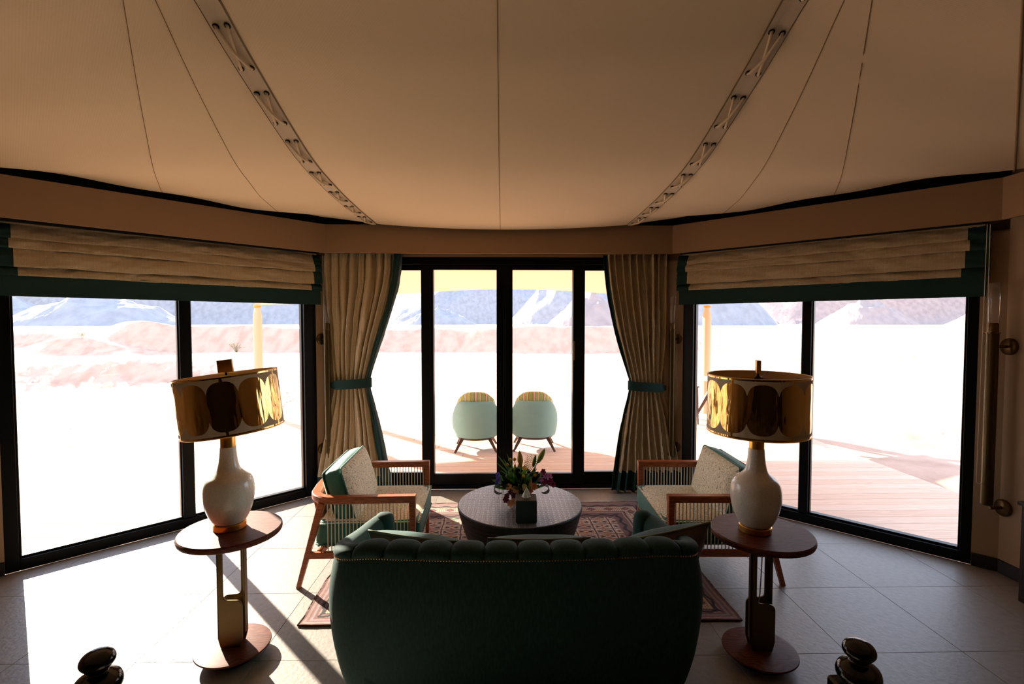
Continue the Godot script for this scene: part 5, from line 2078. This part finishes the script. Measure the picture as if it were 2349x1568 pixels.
func small_things():
	# tissue box
	var b := thing("tissue_box", "dark leather cube tissue box at the front of the coffee table", "tissue box", Vector3(0.149, 0.4025, -3.085), -0.02)
	var st := mb()
	bx(st, Vector3(0.134, 0.142, 0.134), Transform3D(Basis(), Vector3(0, 0.071, 0)), 0.005)
	part("box", st, M.leather, b)
	st = mb()
	sheet(st, 40, 12, 0.0, func(u, v):
		var a: float = TAU * u
		var r: float = 0.027 * (1.0 - pow(v, 1.3)) * (1.0 + 0.22 * sin(a * 3.0 + v * 3.0)) + 0.0008
		return Vector3(cos(a) * r + 0.004 * v * v, 0.138 + 0.068 * v, -sin(a) * r * 0.62))
	part("tissue", st, M.tissue, b)

	# bouquet
	var at := Vector3(0.128, 0.4025, -3.42)
	var o := thing("flower_arrangement", "mixed bouquet of lilies, orchids and yellow billy buttons on the coffee table", "flowers", at)
	st = mb()
	lathe(st, [Vector2(0, 0.0), Vector2(0.062, 0.0), Vector2(0.066, 0.004), Vector2(0.068, 0.105), Vector2(0.065, 0.107), Vector2(0.062, 0.104), Vector2(0.060, 0.02), Vector2(0, 0.02)], 28)
	part("vase", st, M.peach, o)
	var r := RandomNumberGenerator.new()
	r.seed = 12
	# dark foliage mass: many leaves
	for k in 96:
		var a := r.randf() * TAU
		var el := r.randf_range(0.15, 1.25)
		var d := Vector3(cos(a) * cos(el), sin(el), sin(a) * cos(el))
		var p0 := Vector3(d.x * 0.03, 0.10, d.z * 0.03)
		var ln := r.randf_range(0.09, 0.19)
		st = mb()
		var s := d.cross(Vector3(r.randf_range(-1, 1), 0.5, r.randf_range(-1, 1))).normalized()
		leaf_blade(st, p0, p0 + d * ln, s, r.randf_range(0.012, 0.022), Vector3(0, r.randf_range(-0.05, 0.01), 0))
		part("leaf", st, [M.leaf, M.leaf_dark, M.leaf_light, M.leaf, M.leaf_dark][k % 5], o)
	# stems
	st = mb()
	var heads := [[0.003, 0.34, 0.0], [0.17, 0.35, -0.02], [-0.075, 0.29, 0.01], [-0.045, 0.295, 0.02], [-0.095, 0.26, 0.02], [0.028, 0.24, 0.06], [0.02, 0.20, 0.075], [0.10, 0.20, 0.06]]
	for h in heads:
		tube(st, spline([Vector3(h[0] * 0.15, 0.09, h[2] * 0.15), Vector3(h[0] * 0.5, h[1] * 0.6, h[2] * 0.5), Vector3(h[0], h[1], h[2])], 8), 0.0022, 5)
	part("stems", st, M.leaf, o)
	# lily buds
	var lily := func(base: Vector3, tip: Vector3, w: float, m: Material):
		var s2 := mb()
		var ax: Vector3 = (tip - base)
		var y := ax.normalized()
		var x := y.cross(Vector3.BACK).normalized()
		var bb := Basis(x, y, x.cross(y))
		lathe(s2, [Vector2(0, 0), Vector2(w * 0.55, ax.length() * 0.08), Vector2(w, ax.length() * 0.38), Vector2(w * 0.92, ax.length() * 0.62), Vector2(w * 0.5, ax.length() * 0.88), Vector2(0, ax.length())], 6, Transform3D(bb, base), -2.0)
		part("lily_bud", s2, m, o)
	lily.call(Vector3(0.000, 0.235, 0.0), Vector3(-0.010, 0.355, 0.0), 0.020, M.bud_gold)
	lily.call(Vector3(0.118, 0.262, 0.0), Vector3(0.172, 0.366, -0.01), 0.019, M.bud)
	lily.call(Vector3(0.085, 0.24, 0.02), Vector3(0.105, 0.33, 0.02), 0.013, M.leaf_light)
	lily.call(Vector3(0.058, 0.10, 0.09), Vector3(0.066, 0.19, 0.10), 0.012, M.peach)
	# billy buttons
	var btn := mb()
	ball(btn, Vector3.ZERO, Vector3.ONE * 0.0125, 12, 8)
	var btn_mesh := fin(btn)
	for p in [[-0.075, 0.292, 0.01], [-0.045, 0.298, 0.02], [-0.095, 0.258, 0.02], [0.028, 0.238, 0.06], [0.015, 0.196, 0.078], [0.098, 0.198, 0.06], [0.022, 0.246, 0.05]]:
		var e := part("billy_button", btn_mesh, M.yellow, o)
		e.position = Vector3(p[0], p[1], p[2])
	# spiky blades on the left
	for q in [[-0.165, 0.325], [-0.175, 0.275], [-0.125, 0.30], [-0.15, 0.22], [-0.10, 0.335]]:
		st = mb()
		leaf_blade(st, Vector3(-0.02, 0.12, 0.03), Vector3(q[0], q[1], 0.03), Vector3(0.5, 0.5, 0.6).normalized(), 0.009, Vector3(0, 0.015, 0), 0.3)
		part("blade_leaf", st, M.leaf, o)
	# fern sprays: a rib with leaflets in pairs
	for q in [[0.055, 0.305, -0.03], [0.080, 0.320, 0.0], [0.125, 0.285, 0.02], [0.035, 0.285, 0.03], [0.105, 0.31, -0.02]]:
		st = mb()
		var tip := Vector3(q[0], q[1], q[2])
		var root := Vector3(0.02, 0.12, 0.01)
		tube(st, [root, root.lerp(tip, 0.5), tip], [0.002, 0.0016, 0.0008], 5)
		for i in 10:
			var t := 0.42 + 0.56 * i / 9.0
			var c: Vector3 = root.lerp(tip, t)
			for s in [-1.0, 1.0]:
				leaf_blade(st, c, c + Vector3(s * 0.024 * (1.3 - t * 0.8), 0.014, 0.006), Vector3(0.1, 0.5, 0.8), 0.0065, Vector3.ZERO, 0.2, 4)
		part("fern_spray", st, M.leaf_light, o)
	# filler leaves in the middle
	for k in 40:
		var a := r.randf() * TAU
		var c := Vector3(cos(a) * r.randf_range(0.02, 0.10), r.randf_range(0.11, 0.23), 0.03 + sin(a) * r.randf_range(0.0, 0.08))
		var d := Vector3(r.randf_range(-1, 1), r.randf_range(0.0, 1.0), r.randf_range(0.0, 0.8)).normalized()
		st = mb()
		leaf_blade(st, c, c + d * r.randf_range(0.03, 0.055), d.cross(Vector3(0.2, 0.5, 1)).normalized(), 0.012, Vector3(0, -0.01, 0), 0.3, 6)
		part("leaf", st, [M.leaf, M.leaf_light, M.leaf_dark][k % 3], o)
	# green puff
	for q in [[-0.062, 0.215, 0.055, 0.032], [-0.085, 0.19, 0.04, 0.024]]:
		st = mb()
		for i in 60:
			var d := Vector3(r.randf_range(-1, 1), r.randf_range(-1, 1), r.randf_range(-1, 1)).normalized()
			var c: Vector3 = Vector3(q[0], q[1], q[2]) + d * q[3]
			leaf_blade(st, c - d * 0.008, c + d * 0.006, d.cross(Vector3(0.3, 0.8, 0.1)).normalized(), 0.006, Vector3.ZERO, 0.5, 3)
		ball(st, Vector3(q[0], q[1], q[2]), Vector3.ONE * q[3] * 0.9)
		part("green_bloom", st, M.leaf_light, o)
	# orchids: right cluster and drooping left cluster
	for q in [[0.150, 0.215, 0.04, 0], [0.172, 0.185, 0.04, 1], [0.195, 0.175, 0.03, 1], [0.205, 0.148, 0.04, 0], [0.165, 0.145, 0.05, 0], [0.225, 0.125, 0.03, 0], [0.135, 0.17, 0.06, 1], [-0.085, 0.125, 0.09, 2], [-0.075, 0.095, 0.10, 0], [-0.055, 0.075, 0.11, 0], [-0.095, 0.065, 0.10, 0], [-0.045, 0.115, 0.10, 2], [-0.110, 0.040, 0.10, 0], [-0.05, 0.035, 0.11, 2], [-0.075, 0.02, 0.115, 2]]:
		st = mb()
		petals(st, Vector3(q[0], q[1], q[2]), Vector3(r.randf_range(-0.6, 0.6), r.randf_range(-0.1, 0.6), 1.0), r.randf_range(0.020, 0.028), 6, 0.9)
		part("orchid_bloom", st, [M.plum, M.mauve, M.peach][q[3]], o)
	# violet iris
	for q in [[-0.155, 0.19, 0.03], [-0.150, 0.160, 0.04], [-0.160, 0.135, 0.03]]:
		st = mb()
		petals(st, Vector3(q[0], q[1], q[2]), Vector3(-0.6, 0.4, 0.8), 0.028, 5, 0.7)
		part("iris_bloom", st, M.violet, o)
	# cream rose and peach lily
	for q in [[0.020, 0.135, 0.11, 0.022, 8, 0], [0.022, 0.115, 0.115, 0.018, 7, 0], [0.085, 0.130, 0.10, 0.032, 6, 1], [0.060, 0.105, 0.11, 0.026, 6, 1]]:
		st = mb()
		petals(st, Vector3(q[0], q[1], q[2]), Vector3(0.1, 0.5, 1.0), q[3], q[4], 0.75)
		petals(st, Vector3(q[0], q[1], q[2]), Vector3(0.1, 0.6, 1.0), q[3] * 0.6, 5, 0.45)
		part("cream_bloom" if q[5] == 0 else "peach_bloom", st, M.cream if q[5] == 0 else M.peach, o)
	# broad leaves rolled into loops
	for s in [-1.0, 1.0]:
		st = mb()
		var cx := -0.150 if s < 0 else 0.160
		sheet(st, 18, 8, 0.0015, func(u, v):
			var a: float = -0.5 + u * 5.2
			var rr: float = 0.040
			var y: float = 0.098 + rr * 0.75 * -cos(a)
			return Vector3(cx + s * rr * sin(a) * 0.9, y, 0.02 + (v - 0.5) * 0.075 * sin(PI * clampf(u * 0.9 + 0.08, 0, 1)) + 0.03))
		part("rolled_leaf", st, M.leaf_matt, o)
	# wrap leaf on the vase
	st = mb()
	sheet(st, 14, 8, 0.0, func(u, v):
		var a: float = -0.2 + u * 1.5
		return Vector3(sin(a) * 0.071, 0.015 + 0.085 * v, cos(a) * 0.071))
	part("wrap_leaf", st, M.leaf_dark, o)

	# dark cabinet against the right wall
	var c := thing("cabinet", "dark red brown wooden cabinet against the right wall, cut off by the frame", "cabinet", Vector3(3.155, 0, -2.25))
	st = mb()
	bx(st, Vector3(0.25, 0.57, 1.04), Transform3D(Basis(), Vector3(0.0, 0.305, 0)), 0.004)
	part("body", st, M.cabinet, c)
	st = mb()
	bx(st, Vector3(0.265, 0.022, 1.07), Transform3D(Basis(), Vector3(-0.005, 0.60, 0)), 0.004)
	part("top", st, M.cabinet, c)
	for z in [-0.26, 0.26]:
		st = mb()
		bx(st, Vector3(0.014, 0.50, 0.48), Transform3D(Basis(), Vector3(-0.13, 0.31, z)), 0.004)
		var dr := part("door", st, M.cabinet, c)
		st = mb()
		ball(st, Vector3(-0.145, 0.33, z * 0.2), Vector3.ONE * 0.012)
		part("knob", st, M.brass, dr)
	st = mb()
	bx(st, Vector3(0.22, 0.02, 1.0), Transform3D(Basis(), Vector3(0.01, 0.01, 0)), 0.002)
	part("plinth", st, M.black_metal, c)

func bed_posts():
	var data := [[Vector3(-0.917, 0, -1.10), "glossy black turned bedpost finial at the lower left edge, against sunlit tiles"], [Vector3(0.831, 0, -1.10), "glossy black turned bedpost finial at the lower right edge, against shaded tiles"]]
	var first: Node3D = null
	for d in data:
		if first:
			var c := first.duplicate()
			c.name = numbered("bedpost")
			add_child(c)
			c.position = d[0]
			tag(c, d[1], "bedpost", "black bedposts")
			continue
		var o := thing("bedpost", d[1], "bedpost", d[0], 0.0, "black bedposts")
		first = o
		var st := mb()
		var prof := spline([Vector2(0.020, 0.800), Vector2(0.026, 0.806), Vector2(0.040, 0.816), Vector2(0.0465, 0.832), Vector2(0.042, 0.849), Vector2(0.028, 0.859), Vector2(0.0205, 0.863), Vector2(0.0195, 0.867), Vector2(0.024, 0.872), Vector2(0.0325, 0.882), Vector2(0.034, 0.892), Vector2(0.028, 0.903), Vector2(0.014, 0.910), Vector2(0.0, 0.9115)], 52)
		prof.push_front(Vector2(0, 0.80))
		lathe(st, prof, 40, Transform3D.IDENTITY, -2.0)
		part("finial", st, M.lacquer, o)
		st = mb()
		bx(st, Vector3(0.092, 0.10, 0.092), Transform3D(Basis(), Vector3(0, 0.752, 0)), 0.006)
		part("block", st, M.lacquer, o)
		st = mb()
		lathe(st, [Vector2(0, 0.0), Vector2(0.030, 0.0), Vector2(0.040, 0.06), Vector2(0.032, 0.12), Vector2(0.042, 0.16), Vector2(0.042, 0.62), Vector2(0.030, 0.67), Vector2(0.042, 0.702), Vector2(0, 0.702)], 32, Transform3D.IDENTITY, 0.4)
		part("post", st, M.lacquer, o)
